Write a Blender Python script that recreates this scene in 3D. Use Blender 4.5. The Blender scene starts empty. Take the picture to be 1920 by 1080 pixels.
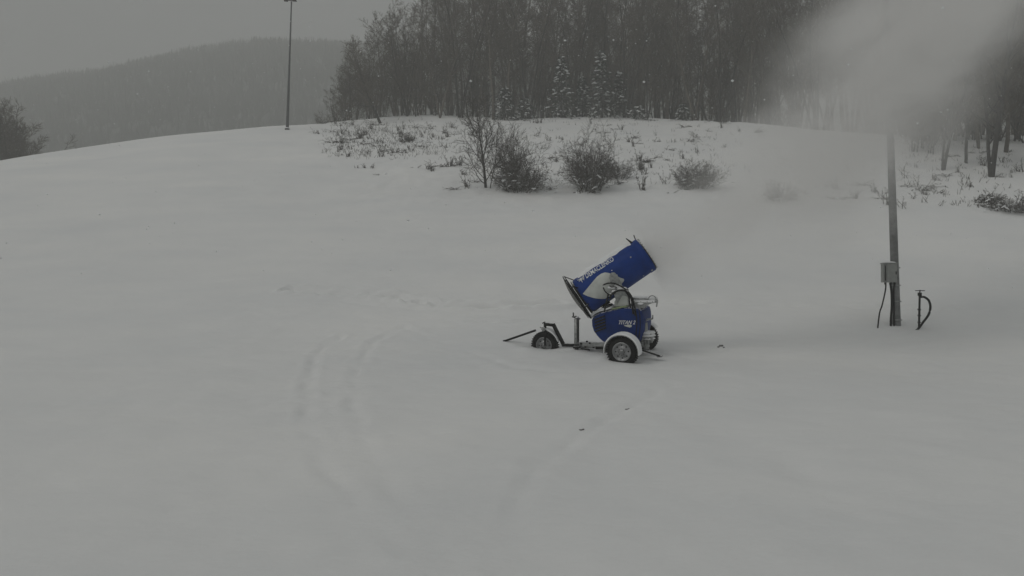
import bpy, bmesh, math, random
import numpy as np
from mathutils import Vector, Matrix

random.seed(7)
rng = np.random.default_rng(7)
sc = bpy.context.scene
COL = sc.collection
R = math.radians
FPX = 1150.0          # focal length in pixels of the 1920 px wide photograph
CZ = 2.95             # camera height above the snow under it

# ------------------------------------------------------------------ camera, sky, light
cam_d = bpy.data.cameras.new("camera")
cam = bpy.data.objects.new("camera", cam_d)
COL.objects.link(cam)
cam_d.sensor_width = 36.0
cam_d.lens = FPX / 1920.0 * 36.0
cam_d.clip_start = 0.05
cam_d.clip_end = 3000
cam.location = (0, 0, CZ)
cam.rotation_euler = (R(90), 0, 0)
sc.camera = cam

SUN_EL, SUN_ROT = R(38), R(240)
world = bpy.data.worlds.new("World")
sc.world = world
world.use_nodes = True
wn, wl = world.node_tree.nodes, world.node_tree.links
wn.clear()
w_out = wn.new("ShaderNodeOutputWorld")
w_bg = wn.new("ShaderNodeBackground")
w_bg.inputs["Strength"].default_value = 0.1
w_sky = wn.new("ShaderNodeTexSky")
w_sky.sky_type = 'NISHITA'
w_sky.sun_disc = False
w_sky.sun_elevation = SUN_EL
w_sky.sun_rotation = SUN_ROT
w_hs = wn.new("ShaderNodeHueSaturation")
w_hs.inputs["Saturation"].default_value = 0.25
w_tc = wn.new("ShaderNodeTexCoord")
w_sep = wn.new("ShaderNodeSeparateXYZ")
w_max = wn.new("ShaderNodeMath"); w_max.operation = 'MAXIMUM'; w_max.inputs[1].default_value = 0.0
w_mad = wn.new("ShaderNodeMath"); w_mad.operation = 'MULTIPLY_ADD'    # overcast sky: darker towards the horizon, brightest overhead
w_pow = wn.new("ShaderNodeMath"); w_pow.operation = 'POWER'; w_pow.inputs[1].default_value = 2.0
w_mad.inputs[1].default_value = 0.93; w_mad.inputs[2].default_value = 0.255
w_vm = wn.new("ShaderNodeVectorMath"); w_vm.operation = 'SCALE'
w_vm.inputs[0].default_value = (6.34, 6.45, 6.42)
w_mix = wn.new("ShaderNodeMix"); w_mix.data_type = 'RGBA'
w_mix.inputs[0].default_value = 0.93
wl.new(w_tc.outputs["Generated"], w_sep.inputs[0])
wl.new(w_sep.outputs[2], w_max.inputs[0])
wl.new(w_max.outputs[0], w_pow.inputs[0])
wl.new(w_pow.outputs[0], w_mad.inputs[0])
wl.new(w_mad.outputs[0], w_vm.inputs["Scale"])
wl.new(w_sky.outputs[0], w_hs.inputs["Color"])
wl.new(w_hs.outputs[0], w_mix.inputs[6])
wl.new(w_vm.outputs[0], w_mix.inputs[7])
wl.new(w_mix.outputs[2], w_bg.inputs["Color"])
wl.new(w_bg.outputs[0], w_out.inputs["Surface"])

sun_d = bpy.data.lights.new("sun", 'SUN')
sun_d.energy = 1.15
sun_d.angle = R(18)
sun_d.color = (1.0, 0.97, 0.92)
sun = bpy.data.objects.new("sun", sun_d)
COL.objects.link(sun)
sun.rotation_euler = (R(90) - SUN_EL, 0, -SUN_ROT + math.pi)

sc.view_settings.view_transform = 'Standard'
sc.view_settings.look = 'None'
sc.view_settings.gamma = 1.0
sc.view_settings.exposure = -0.43
sc.view_settings.use_curve_mapping = False
sc.render.engine = 'CYCLES'
sc.cycles.use_denoising = True
sc.cycles.max_bounces = 6
sc.cycles.diffuse_bounces = 3
sc.cycles.glossy_bounces = 2
sc.cycles.volume_bounces = 4
sc.cycles.volume_step_rate = 1.0
sc.cycles.volume_max_steps = 256

# ------------------------------------------------------------------ materials
def new_mat(name):
    m = bpy.data.materials.new(name)
    m.use_nodes = True
    return m, m.node_tree.nodes, m.node_tree.links, m.node_tree.nodes["Principled BSDF"]

def mat(name, col, rough=0.6, metal=0.0, var=0.15, scale=20.0, bump=0.0, bscale=60.0, snow=0.0, snow_lo=0.35, spec=0.5, coat=0.0, snow_scale=8.0):
    """Colour broken up by noise; with snow > 0, snow dusts the faces that look up."""
    m, n, l, b = new_mat(name)
    tc = n.new("ShaderNodeTexCoord")
    nz = n.new("ShaderNodeTexNoise"); nz.inputs["Scale"].default_value = scale; nz.inputs["Detail"].default_value = 5
    l.new(tc.outputs["Object"], nz.inputs["Vector"])
    mr = n.new("ShaderNodeMapRange")
    mr.inputs["From Min"].default_value = 0.3; mr.inputs["From Max"].default_value = 0.7
    mr.inputs["To Min"].default_value = 1 - var; mr.inputs["To Max"].default_value = 1 + var
    l.new(nz.outputs["Fac"], mr.inputs["Value"])
    sc_ = n.new("ShaderNodeVectorMath"); sc_.operation = 'SCALE'
    sc_.inputs[0].default_value = col
    l.new(mr.outputs[0], sc_.inputs["Scale"])
    last = sc_.outputs[0]
    b.inputs["Roughness"].default_value = rough
    b.inputs["Metallic"].default_value = metal
    b.inputs["Specular IOR Level"].default_value = spec
    b.inputs["Coat Weight"].default_value = coat
    if snow > 0:
        g = n.new("ShaderNodeNewGeometry")
        sp = n.new("ShaderNodeSeparateXYZ"); l.new(g.outputs["True Normal"], sp.inputs[0])
        n2 = n.new("ShaderNodeTexNoise"); n2.inputs["Scale"].default_value = snow_scale; n2.inputs["Detail"].default_value = 6
        l.new(tc.outputs["Object"], n2.inputs["Vector"])
        ad = n.new("ShaderNodeMath"); ad.operation = 'MULTIPLY_ADD'
        l.new(n2.outputs["Fac"], ad.inputs[0]); ad.inputs[1].default_value = 1.6; l.new(sp.outputs[2], ad.inputs[2])
        m2 = n.new("ShaderNodeMapRange"); m2.inputs["From Min"].default_value = snow_lo + 0.8; m2.inputs["From Max"].default_value = snow_lo + 1.05
        m2.inputs["To Max"].default_value = snow
        l.new(ad.outputs[0], m2.inputs["Value"])
        mx = n.new("ShaderNodeMix"); mx.data_type = 'RGBA'
        l.new(m2.outputs[0], mx.inputs[0]); l.new(last, mx.inputs[6]); mx.inputs[7].default_value = (0.78, 0.79, 0.8, 1)
        last = mx.outputs[2]
    l.new(last, b.inputs["Base Color"])
    if bump > 0:
        n3 = n.new("ShaderNodeTexNoise"); n3.inputs["Scale"].default_value = bscale; n3.inputs["Detail"].default_value = 6
        l.new(tc.outputs["Object"], n3.inputs["Vector"])
        bp = n.new("ShaderNodeBump"); bp.inputs["Strength"].default_value = bump; bp.inputs["Distance"].default_value = 0.02
        l.new(n3.outputs["Fac"], bp.inputs["Height"]); l.new(bp.outputs[0], b.inputs["Normal"])
    return m

M = {}
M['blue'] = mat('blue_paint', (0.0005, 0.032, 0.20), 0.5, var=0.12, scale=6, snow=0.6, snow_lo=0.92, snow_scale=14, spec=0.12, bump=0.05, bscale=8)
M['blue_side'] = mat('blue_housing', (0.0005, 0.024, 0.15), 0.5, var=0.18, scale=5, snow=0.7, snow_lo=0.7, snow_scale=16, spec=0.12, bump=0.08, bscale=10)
M['black'] = mat('black_steel', (0.006, 0.006, 0.006), 0.6, spec=0.2, var=0.3, scale=30, snow=0.8, snow_lo=0.72, snow_scale=25)
M['rubber'] = mat('rubber', (0.007, 0.007, 0.007), 0.8, spec=0.2, var=0.25, scale=40, snow=0.6, snow_lo=0.85, snow_scale=30)
M['hose'] = mat('hose_rubber', (0.007, 0.007, 0.007), 0.6, spec=0.2, var=0.2, scale=40, snow=0.8, snow_lo=0.8, snow_scale=30)
M['galv'] = mat('galvanised_steel', (0.33, 0.34, 0.335), 0.5, 0.6, var=0.3, scale=18, snow=0.8, snow_lo=0.6, snow_scale=18)
M['rim'] = mat('rim_steel', (0.27, 0.275, 0.28), 0.5, 0.3, var=0.3, scale=12, snow=0.8, snow_lo=0.7, snow_scale=20)
M['grille'] = mat('grille_steel', (0.22, 0.22, 0.21), 0.6, 0.3, var=0.4, scale=30, snow=0.8, snow_lo=0.45, snow_scale=30)
M['white'] = mat('white_lettering', (0.72, 0.74, 0.74), 0.5, var=0.08, scale=20)
M['panel'] = mat('white_panel', (0.55, 0.57, 0.54), 0.55, var=0.12, scale=6)
M['green'] = mat('pale_green_band', (0.30, 0.38, 0.20), 0.5, var=0.2, scale=10)
M['snowcap'] = mat('settled_snow', (0.80, 0.81, 0.82), 0.9, var=0.05, scale=9, bump=0.4, bscale=14, spec=0.2)
M['polewood'] = mat('grey_mast_steel', (0.19, 0.195, 0.195), 0.6, 0.3, var=0.3, scale=6, bump=0.15, bscale=25)
M['boxgrey'] = mat('cabinet_grey', (0.27, 0.28, 0.27), 0.55, 0.1, var=0.14, scale=10, snow=0.9, snow_lo=0.6)
M['lightpole'] = mat('lamp_mast_steel', (0.09, 0.095, 0.10), 0.6, 0.4, var=0.2, scale=4)
M['bark'] = mat('grey_bark', (0.115, 0.100, 0.084), 0.9, var=0.35, scale=3, snow=0.55, snow_lo=0.66, snow_scale=3)
M['bark_dark'] = mat('dark_bark', (0.036, 0.034, 0.032), 0.9, var=0.3, scale=5, snow=0.6, snow_lo=0.72, snow_scale=4)
M['twig'] = mat('twig_bark', (0.112, 0.096, 0.078), 0.9, var=0.35, scale=1.2, snow=0.6, snow_lo=0.64, snow_scale=1.6)
M['twig_far'] = mat('far_twig_bark', (0.055, 0.052, 0.050), 0.9, var=0.3, scale=0.7, snow=0.4, snow_lo=0.8, snow_scale=1.2)
M['shrub'] = mat('shrub_stems', (0.085, 0.077, 0.070), 0.9, var=0.35, scale=4, snow=0.75, snow_lo=0.5, snow_scale=5)
M['weed'] = mat('dry_weeds', (0.042, 0.036, 0.028), 0.9, var=0.4, scale=7, snow=0.6, snow_lo=0.8, snow_scale=9)
M['needle'] = mat('spruce_needles', (0.018, 0.026, 0.018), 0.85, var=0.4, scale=3, snow=0.9, snow_lo=0.55, snow_scale=3)
M['hillwood'] = mat('hill_forest', (0.045, 0.05, 0.047), 0.95, var=0.4, scale=0.03, snow=0.12, snow_lo=0.6, snow_scale=0.12)
M['clod'] = mat('soil_print_dark', (0.06, 0.05, 0.045), 0.95, var=0.3, scale=20, snow=0.9, snow_lo=0.6, snow_scale=10)  # soil of the clod, also the dark of the footprint specks

def snow_ground_mat():
    m, n, l, b = new_mat('snow_field')
    g = n.new("ShaderNodeNewGeometry")
    n1 = n.new("ShaderNodeTexNoise"); n1.inputs["Scale"].default_value = 0.35; n1.inputs["Detail"].default_value = 7; n1.inputs["Roughness"].default_value = 0.6
    mp = n.new("ShaderNodeMapping"); mp.inputs["Scale"].default_value = (0.45, 1.0, 1.0); mp.inputs["Rotation"].default_value = (0, 0, R(12))
    l.new(g.outputs["Position"], mp.inputs["Vector"]); l.new(mp.outputs[0], n1.inputs["Vector"])
    cr = n.new("ShaderNodeValToRGB")
    cr.color_ramp.elements[0].position = 0.3; cr.color_ramp.elements[0].color = (0.74, 0.75, 0.755, 1)
    cr.color_ramp.elements[1].position = 0.72; cr.color_ramp.elements[1].color = (0.825, 0.825, 0.815, 1)
    l.new(n1.outputs["Fac"], cr.inputs[0]); l.new(cr.outputs[0], b.inputs["Base Color"])
    b.inputs["Roughness"].default_value = 0.95
    b.inputs["Specular IOR Level"].default_value = 0.15
    n2 = n.new("ShaderNodeTexNoise"); n2.inputs["Scale"].default_value = 2.2; n2.inputs["Detail"].default_value = 8; n2.inputs["Roughness"].default_value = 0.62
    mp2 = n.new("ShaderNodeMapping"); mp2.inputs["Scale"].default_value = (0.55, 1.15, 1.0)
    l.new(g.outputs["Position"], mp2.inputs["Vector"]); l.new(mp2.outputs[0], n2.inputs["Vector"])
    bp = n.new("ShaderNodeBump"); bp.inputs["Strength"].default_value = 0.5; bp.inputs["Distance"].default_value = 0.06
    l.new(n2.outputs["Fac"], bp.inputs["Height"]); l.new(bp.outputs[0], b.inputs["Normal"])
    return m
M['snow'] = snow_ground_mat()

# ------------------------------------------------------------------ mesh helpers
def tag(o, label=None, cat=None, group=None, kind=None):
    if label: o['label'] = label
    if cat: o['category'] = cat
    if group: o['group'] = group
    if kind: o['kind'] = kind
    return o

def empty(name, loc, rot=None):
    o = bpy.data.objects.new(name, None)
    o.empty_display_size = 0.3
    o.location = loc
    if rot is not None:
        o.rotation_euler = rot
    COL.objects.link(o)
    return o

def V(*a):
    return np.array(a, float)

def unit(v):
    v = np.asarray(v, float)
    return v / (np.linalg.norm(v) + 1e-12)

def frame_of(d, ref=None):
    d = unit(d)
    if ref is None or abs(np.dot(unit(ref), d)) > 0.98:
        ref = V(0, 0, 1) if abs(d[2]) < 0.9 else V(1, 0, 0)
    a = unit(np.cross(ref, d))
    return a, np.cross(d, a)

class MB:
    """Collects shapes and links them as one mesh object."""
    def __init__(s):
        s.v, s.f, s.sm = [], [], []
    def add(s, vs, fs, smooth=False):
        o = len(s.v)
        s.v.extend([tuple(map(float, p)) for p in vs])
        s.f.extend([tuple(int(i) + o for i in f) for f in fs])
        s.sm.extend([smooth] * len(fs))
    def box(s, c, ax, ay, az, sx, sy, sz, taper=1.0):
        ax, ay, az = unit(ax), unit(ay), unit(az)
        vs = []
        for k in (-1, 1):
            t = taper if k > 0 else 1.0
            for i, j in ((-1, -1), (1, -1), (1, 1), (-1, 1)):
                vs.append(c + ax * i * sx / 2 * t + ay * j * sy / 2 * t + az * k * sz / 2)
        s.add(vs, [(3, 2, 1, 0), (4, 5, 6, 7), (0, 1, 5, 4), (1, 2, 6, 5), (2, 3, 7, 6), (3, 0, 4, 7)])
    def bar(s, p, q, w, h, up=(0, 0, 1)):
        p, q = np.asarray(p, float), np.asarray(q, float)
        d = unit(q - p); a = unit(np.cross(d, up)); b = np.cross(a, d)
        s.box((p + q) / 2, a, b, d, w, h, np.linalg.norm(q - p))
    def tube(s, pts, r, n=8, caps=True, smooth=True, ref=None):
        pts = [np.asarray(p, float) for p in pts]
        rs = [r] * len(pts) if np.isscalar(r) else list(r)
        vs, fs = [], []
        for i, p in enumerate(pts):
            d = pts[min(i + 1, len(pts) - 1)] - pts[max(i - 1, 0)]
            a, b = frame_of(d, ref)
            for k in range(n):
                t = 2 * math.pi * k / n
                vs.append(p + (a * math.cos(t) + b * math.sin(t)) * rs[i])
        for i in range(len(pts) - 1):
            for k in range(n):
                k2 = (k + 1) % n
                fs.append((i * n + k, i * n + k2, (i + 1) * n + k2, (i + 1) * n + k))
        s.add(vs, fs, smooth)
        if caps:
            s.add(vs[:n], [tuple(range(n))[::-1]]); s.add(vs[-n:], [tuple(range(n))])
    def lathe(s, o, axis, prof, n=32, smooth=True, ref=None, a0=0.0, a1=2 * math.pi):
        """prof: (distance along the axis, radius); a0..a1 part of the turn."""
        a, b = frame_of(axis, ref); axis = unit(axis); o = np.asarray(o, float)
        full = abs(a1 - a0 - 2 * math.pi) < 1e-6
        cols = n if full else n + 1
        vs = [o + axis * t + (a * math.cos(a0 + (a1 - a0) * k / n) + b * math.sin(a0 + (a1 - a0) * k / n)) * r for t, r in prof for k in range(cols)]
        fs = []
        for i in range(len(prof) - 1):
            for k in range(n):
                k2 = (k + 1) % cols
                fs.append((i * cols + k, i * cols + k2, (i + 1) * cols + k2, (i + 1) * cols + k))
        s.add(vs, fs, smooth)
    def ball(s, c, ax, ay, az, n=10, m=6, smooth=True):
        vs, fs = [], []
        for i in range(m + 1):
            p = math.pi * i / m
            for k in range(n):
                t = 2 * math.pi * k / n
                vs.append(c + ax * math.sin(p) * math.cos(t) + ay * math.sin(p) * math.sin(t) + az * math.cos(p))
        for i in range(m):
            for k in range(n):
                k2 = (k + 1) % n
                fs.append((i * n + k, (i + 1) * n + k, (i + 1) * n + k2, i * n + k2))
        s.add(vs, fs, smooth)
    def loft(s, rings, smooth=True):
        n = len(rings[0])
        vs = [p for r in rings for p in r]
        fs = [(i * n + k, i * n + (k + 1) % n, (i + 1) * n + (k + 1) % n, (i + 1) * n + k) for i in range(len(rings) - 1) for k in range(n)]
        s.add(vs, fs, smooth)
        s.add(rings[0], [tuple(range(n))[::-1]]); s.add(rings[-1], [tuple(range(n))])
    def build(s, name, m, parent=None, inv=None, origin=None, normals=True):
        vs = np.array(s.v)
        if inv is not None:
            I = np.array(inv); vs = vs @ I[:3, :3].T + I[:3, 3]
        if origin is not None:
            vs = vs - np.asarray(origin)
        me = bpy.data.meshes.new(name)
        me.from_pydata(vs.tolist(), [], s.f)
        me.polygons.foreach_set("use_smooth", s.sm)
        if normals:
            bm = bmesh.new(); bm.from_mesh(me)
            bmesh.ops.remove_doubles(bm, verts=bm.verts, dist=1e-5)
            bmesh.ops.recalc_face_normals(bm, faces=bm.faces)
            bm.to_mesh(me); bm.free()
        me.materials.append(m)
        o = bpy.data.objects.new(name, me)
        COL.objects.link(o)
        if parent is not None:
            o.parent = parent
        if origin is not None:
            o.location = origin
        return o

def mesh_np(name, verts, quads, m, smooth=False):
    """Fast mesh from numpy arrays: verts (n,3), quads (k,4) or tris (k,3)."""
    me = bpy.data.meshes.new(name)
    k, c = quads.shape
    me.vertices.add(len(verts)); me.vertices.foreach_set("co", np.asarray(verts, np.float32).ravel())
    me.loops.add(k * c); me.loops.foreach_set("vertex_index", quads.astype(np.int32).ravel())
    me.polygons.add(k)
    me.polygons.foreach_set("loop_start", np.arange(0, k * c, c, dtype=np.int32))
    me.polygons.foreach_set("use_smooth", np.full(k, smooth))
    me.update(calc_edges=True)
    me.materials.append(m)
    return me

def link(name, me, parent=None, loc=None):
    o = bpy.data.objects.new(name, me)
    COL.objects.link(o)
    if parent is not None: o.parent = parent
    if loc is not None: o.location = loc
    return o

def sticks(segs, sides=3):
    """segs: (n,8) = p0, p1, r0, r1 -> tapering prisms."""
    s = np.asarray(segs, float)
    p0, p1, r0, r1 = s[:, 0:3], s[:, 3:6], s[:, 6:7], s[:, 7:8]
    d = p1 - p0
    d /= np.linalg.norm(d, axis=1, keepdims=True) + 1e-9
    ref = np.where(np.abs(d[:, 2:3]) < 0.9, np.array([[0, 0, 1.0]]), np.array([[1.0, 0, 0]]))
    a = np.cross(ref, d); a /= np.linalg.norm(a, axis=1, keepdims=True) + 1e-9
    b = np.cross(d, a)
    n = len(s)
    vs = np.zeros((n, 2 * sides, 3))
    for k in range(sides):
        t = 2 * math.pi * k / sides + 0.5
        u = a * math.cos(t) + b * math.sin(t)
        vs[:, k] = p0 + u * r0
        vs[:, sides + k] = p1 + u * r1
    q = np.array([[k, (k + 1) % sides, sides + (k + 1) % sides, sides + k] for k in range(sides)])
    qs = (np.arange(n)[:, None, None] * 2 * sides + q[None]).reshape(-1, 4)
    return vs.reshape(-1, 3), qs

# ------------------------------------------------------------------ terrain
def vnoise(x, y, seed=0):
    """Smooth value noise in [-1, 1]."""
    x = np.asarray(x, float); y = np.asarray(y, float)
    xi, yi = np.floor(x), np.floor(y)
    fx, fy = x - xi, y - yi
    fx = fx * fx * (3 - 2 * fx); fy = fy * fy * (3 - 2 * fy)
    def h(i, j):
        v = np.sin(i * 127.1 + j * 311.7 + seed * 74.7) * 43758.5453
        return (v - np.floor(v)) * 2 - 1
    return (h(xi, yi) * (1 - fx) + h(xi + 1, yi) * fx) * (1 - fy) + (h(xi, yi + 1) * (1 - fx) + h(xi + 1, yi + 1) * fx) * fy

_D = np.arange(-60, 1200, 0.25)
_S = np.interp(_D, [-60, 0, 12.5, 14.5, 17, 21, 29, 40, 60], [0.05, 0.10, 0.107, 0.15, 0.28, 0.37, 0.42, 0.425, 0.43])
_Z = np.concatenate([[0], np.cumsum((_S[1:] + _S[:-1]) / 2 * 0.25)])
_Z = _Z - np.interp(0, _D, _Z)
CREST = ([-90, -60, -47, -39, -33, -25, -17, -8, 12, 20, 27, 33, 45, 80], [22, 31, 40, 48, 53.5, 57, 59, 60.5, 60, 56.5, 51, 49, 50, 50])

def crest(X):
    r = 0
    for d in (-3, -1.5, 0, 1.5, 3):
        r = r + np.interp(np.asarray(X, float) + d, *CREST)
    return r / 5

TRACKS = []   # filled below: (polyline, half width, depth)

def hz_base(X, Y):
    X = np.asarray(X, float); Y = np.asarray(Y, float)
    Dc = crest(X)
    # the slope follows the profile up to the crest and rolls over it
    over = np.maximum(Y - (Dc - 4), 0)
    z = np.interp(np.minimum(Y, Dc - 4), _D, _Z)
    run = np.minimum(over, 10)
    k = np.interp(X, [-24, -8, 20, 30], [0.12, -0.16, -0.17, -0.22])
    z = z + 0.43 * run - (0.43 + k) / 20 * run ** 2 - k * np.clip(over - 10, 0, 70)
    z = z - 0.0016 * np.maximum(-X - 12, 0) ** 2 * np.clip(Y / 40, 0, 1)
    amp = np.clip((np.asarray(Y) - 6) / 40, 0.12, 1)
    z = z + amp * (0.30 * vnoise(X / 11, Y / 9, 1) + 0.12 * vnoise(X / 4.3, Y / 3.7, 2))
    rough = np.clip((Y - 26) / 6, 0, 1) * np.clip((X + 22 - (Y - 30) * 0.05) / 5, 0, 1)
    z = z + rough * (0.07 * vnoise(X / 1.3, Y / 1.1, 3) + 0.035 * vnoise(X / 0.5, Y / 0.5, 4))
    return z

def hz(X, Y):
    X = np.asarray(X, float); Y = np.asarray(Y, float)
    z = hz_base(X, Y)
    near = np.clip((30 - Y) / 8, 0, 1)
    z = z + near * (0.030 * vnoise(X / 1.1, Y / 0.8, 5) + 0.012 * vnoise(X / 0.35, Y / 0.27, 6))
    for pl, w, dep, seed in TRACKS:
        pl = np.asarray(pl)
        best = np.full(np.broadcast(X, Y).shape, 1e9)
        for i in range(len(pl) - 1):
            a, b = pl[i], pl[i + 1]
            ab = b - a
            t = np.clip(((X - a[0]) * ab[0] + (Y - a[1]) * ab[1]) / (ab @ ab), 0, 1)
            best = np.minimum(best, np.hypot(X - a[0] - t * ab[0], Y - a[1] - t * ab[1]) + 0.035 * vnoise(X / .4, Y / .4, seed + 7) + 0.02)
        k = 0.55 + 0.55 * vnoise(X / 0.28, Y / 0.28, seed) + 0.35 * vnoise(X / 0.9, Y / 0.9, seed + 1)
        z = z - 1.2 * dep * np.clip((Y - 4) / 7, 0.35, 1) * k * (np.exp(-(best / (w * 0.8)) ** 2) - 0.45 * np.exp(-((best - 1.9 * w) / (0.7 * w)) ** 2))
    for cx, cy, rx, ry, a in MOUNDS:
        z = z + a * np.exp(-((X - cx) / rx) ** 2 - ((Y - cy) / ry) ** 2)
    return z
MOUNDS = []

def hit(px, py, f=None):
    """Where the line of sight through a pixel of the photograph meets the snow."""
    f = f or hz_base
    Y = np.arange(3, 90, 0.05)
    X = (px - 960) / FPX * Y
    Z = (540 - py) / FPX * Y + CZ
    below = np.nonzero(Z < f(X, Y))[0]
    i = below[0] if len(below) else int(np.argmin(Z - f(X, Y)))
    return float(X[i]), float(Y[i])

def at(px, py, Y):
    return V((px - 960) / FPX * Y, Y, (540 - py) / FPX * Y + CZ)

def hits(pts):
    return [hit(*p) for p in pts]

TRACKS += [
    (hits([(540, 545), (620, 549), (700, 552), (760, 560), (830, 574), (930, 576), (1050, 572)]), 0.20, 0.24, 11),
    (hits([(640, 630), (610, 645), (590, 670), (578, 720), (572, 790), (600, 870), (680, 960), (760, 1040)]), 0.12, 0.05, 12),
    (hits([(760, 612), (700, 640), (670, 690), (660, 760), (690, 850), (760, 960), (850, 1070)]), 0.13, 0.035, 13),
    (hits([(1260, 720), (1175, 768), (1088, 815), (1010, 870), (975, 940), (970, 1040)]), 0.14, 0.035, 14),
    (hits([(1240, 865), (1330, 885), (1440, 905), (1600, 940), (1760, 975), (1900, 1010)]), 0.10, 0.022, 15),
    (hits([(1240, 565), (1400, 570), (1560, 577), (1700, 578), (1900, 580)]), 0.15, 0.08, 16),
    (hits([(1240, 655), (1400, 660), (1620, 650), (1900, 612)]), 0.18, 0.03, 17),
    (hits([(880, 602), (960, 605), (1040, 602)]), 0.12, 0.06, 18),
]
TRACKS += [
    (hits([(1230, 735), (1140, 790), (1060, 840), (990, 900), (940, 980), (930, 1060)]), 0.12, 0.022, 19),
    (hits([(1080, 700), (960, 690), (860, 650), (760, 615)]), 0.14, 0.02, 20),
    (hits([(620, 560), (720, 575), (880, 590), (1050, 588)]), 0.16, 0.025, 21),
]
sx, sy = hit(1505, 885)
MOUNDS += [(sx, sy, 0.35, 0.5, -0.05)]  # shallow hollow added to stand for a soft dark smudge on the lens

# ------------------------------------------------------------------ trailer frame of the snow gun
TH = R(26)
U = unit(V(math.cos(TH), -math.sin(TH), 0.052))           # backwards (to the right in the picture)
Vv = unit(V(math.sin(TH), math.cos(TH), 0.085)); Vv = unit(Vv - U * (U @ Vv))   # to the far side
W = np.cross(U, Vv)
HALF = 0.93
near_hub = at(1167.5, 658.5, 12.9)
P0 = near_hub + Vv * HALF                                  # middle of the axle

def L(px, py, v):
    """World point on the trailer plane at lateral offset v, on the line of sight of a pixel."""
    d = V((px - 960) / FPX, 1, (540 - py) / FPX)
    o = V(0, 0, CZ)
    t = ((P0 + Vv * v - o) @ Vv) / (d @ Vv)
    return o + d * t

front_hub = L(1022, 647, 0.0)
far_hub = P0 + Vv * HALF
WR = 0.322
for hub, want, rr in ((near_hub, -0.235, 0.65), (far_hub, -0.25, 0.65), (front_hub, -0.10, 0.55)):
    g0 = float(hz_base(hub[0], hub[1]))
    MOUNDS.append((hub[0], hub[1], rr, rr, hub[2] + want - g0))
for px, py, rr, a in ((1215, 676, .22, .05), (1128, 676, .25, .05), (1165, 690, .35, .03), (1250, 664, .3, .04), (990, 655, .3, .05), (1050, 668, .3, .05), (1090, 668, .25, .04)):
    x, y = hit(px, py); MOUNDS.append((x, y, rr, rr * .8, a))

def make_ground():
    def axis(segs):
        out = []
        for a, b, st in segs:
            out += list(np.arange(a, b, st))
        return np.array(out + [segs[-1][1]])
    xs = axis([(-700, -200, 50), (-200, -80, 8), (-80, -45, 1.0), (-45, -8, 0.33), (-8, 11, 0.06), (11, 45, 0.33), (45, 90, 1.2), (90, 200, 10), (200, 700, 50)])
    ys = axis([(-60, -10, 5), (-10, 3, 0.8), (3, 5, 0.15), (5, 19, 0.06), (19, 30, 0.12), (30, 66, 0.22), (66, 100, 1.2), (100, 200, 8), (200, 900, 50)])
    X, Y = np.meshgrid(xs, ys)
    Z = hz(X, Y)
    far = np.clip((Y - 110) / 60, 0, 1)
    Z = Z * (1 - far) + 4 * far
    v = np.stack([X, Y, Z], -1).reshape(-1, 3)
    nx, ny = len(xs), len(ys)
    i = (np.arange(ny - 1)[:, None] * nx + np.arange(nx - 1)[None]).reshape(-1)
    q = np.stack([i, i + 1, i + nx + 1, i + nx], -1)
    print("ground", nx, ny)
    o = link('snow_ground', mesh_np('snow_ground', v, q, M['snow'], True))
    tag(o, kind='structure')
make_ground()

# ------------------------------------------------------------------ far wooded hill in the murk
def ridge(a):   # a = X / Y of the line of sight: elevation of the skyline as seen from the slope
    return np.interp(a, [-1.6, -0.84, -0.78, -0.7, -0.62, -0.55, -0.45, -0.37, -0.28, 0, 0.5, 1.5],
                     [0.30, 0.315, 0.317, 0.322, 0.333, 0.35, 0.375, 0.386, 0.39, 0.37, 0.33, 0.28])
HILL_Y = 360.0
def hill_top(X):
    return CZ + HILL_Y * ridge(X / HILL_Y) - 5.5 + 1.8 * vnoise(X / 22, X * 0, 31)
def hill_z(X, Y):
    t = np.clip((Y - 110) / (HILL_Y - 110), 0, 1)
    t2 = t * t * (3 - 2 * t)
    back = np.clip((Y - HILL_Y) / 190, 0, 1)
    z = 6 + (hill_top(X) - 6) * t2
    return z * (1 - back) + 6 * back + 1.5 * vnoise(X / 18, Y / 15, 32)
hx = np.arange(-600, 600, 9.0); hy = np.concatenate([np.arange(110, 368, 7), np.arange(370, 560, 18)])
HX, HY = np.meshgrid(hx, hy)
hv = np.stack([HX, HY, hill_z(HX, HY) - 6 * (HY < 120)], -1).reshape(-1, 3)
ii = (np.arange(len(hy) - 1)[:, None] * len(hx) + np.arange(len(hx) - 1)[None]).reshape(-1)
o = link('hills', mesh_np('hills', hv, np.stack([ii, ii + 1, ii + len(hx) + 1, ii + len(hx)], -1), M['hillwood'], True))
tag(o, kind='structure')

def far_wood():
    """The far wood reads as one mass: conifer spikes and bare crowns all over the hill."""
    segs = []
    n = 22000
    X = rng.uniform(-440, 60, n); Y = 150 + (HILL_Y + 12 - 150) * rng.random(n) ** 0.85
    Z = hill_z(X, Y)
    for x, y, z in zip(X, Y, Z):
        h = rng.uniform(4.0, 7.0)
        if rng.random() < 0.35:      # conifer: three skirts
            w = h * 0.2
            for k in range(3):
                segs.append((x, y, z + h * 0.22 * k, x, y, z + h * (0.45 + 0.27 * k), w * (1 - 0.28 * k), 0.03))
        else:                        # bare crown: a fan of upright limbs
            for k in range(8):
                ax, ay = rng.normal(0, 0.20, 2) * h
                segs.append((x, y, z + h * 0.1, x + ax, y + ay, z + h * rng.uniform(0.6, 0.95), 0.14, 0.04))
    v, q = sticks(segs, 4)
    o = link('far_forest', mesh_np('far_forest', v, q, M['hillwood']))
    tag(o, 'distant wooded hillside fading into grey murk behind the slope', 'forest', kind='stuff')
far_wood()

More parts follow.
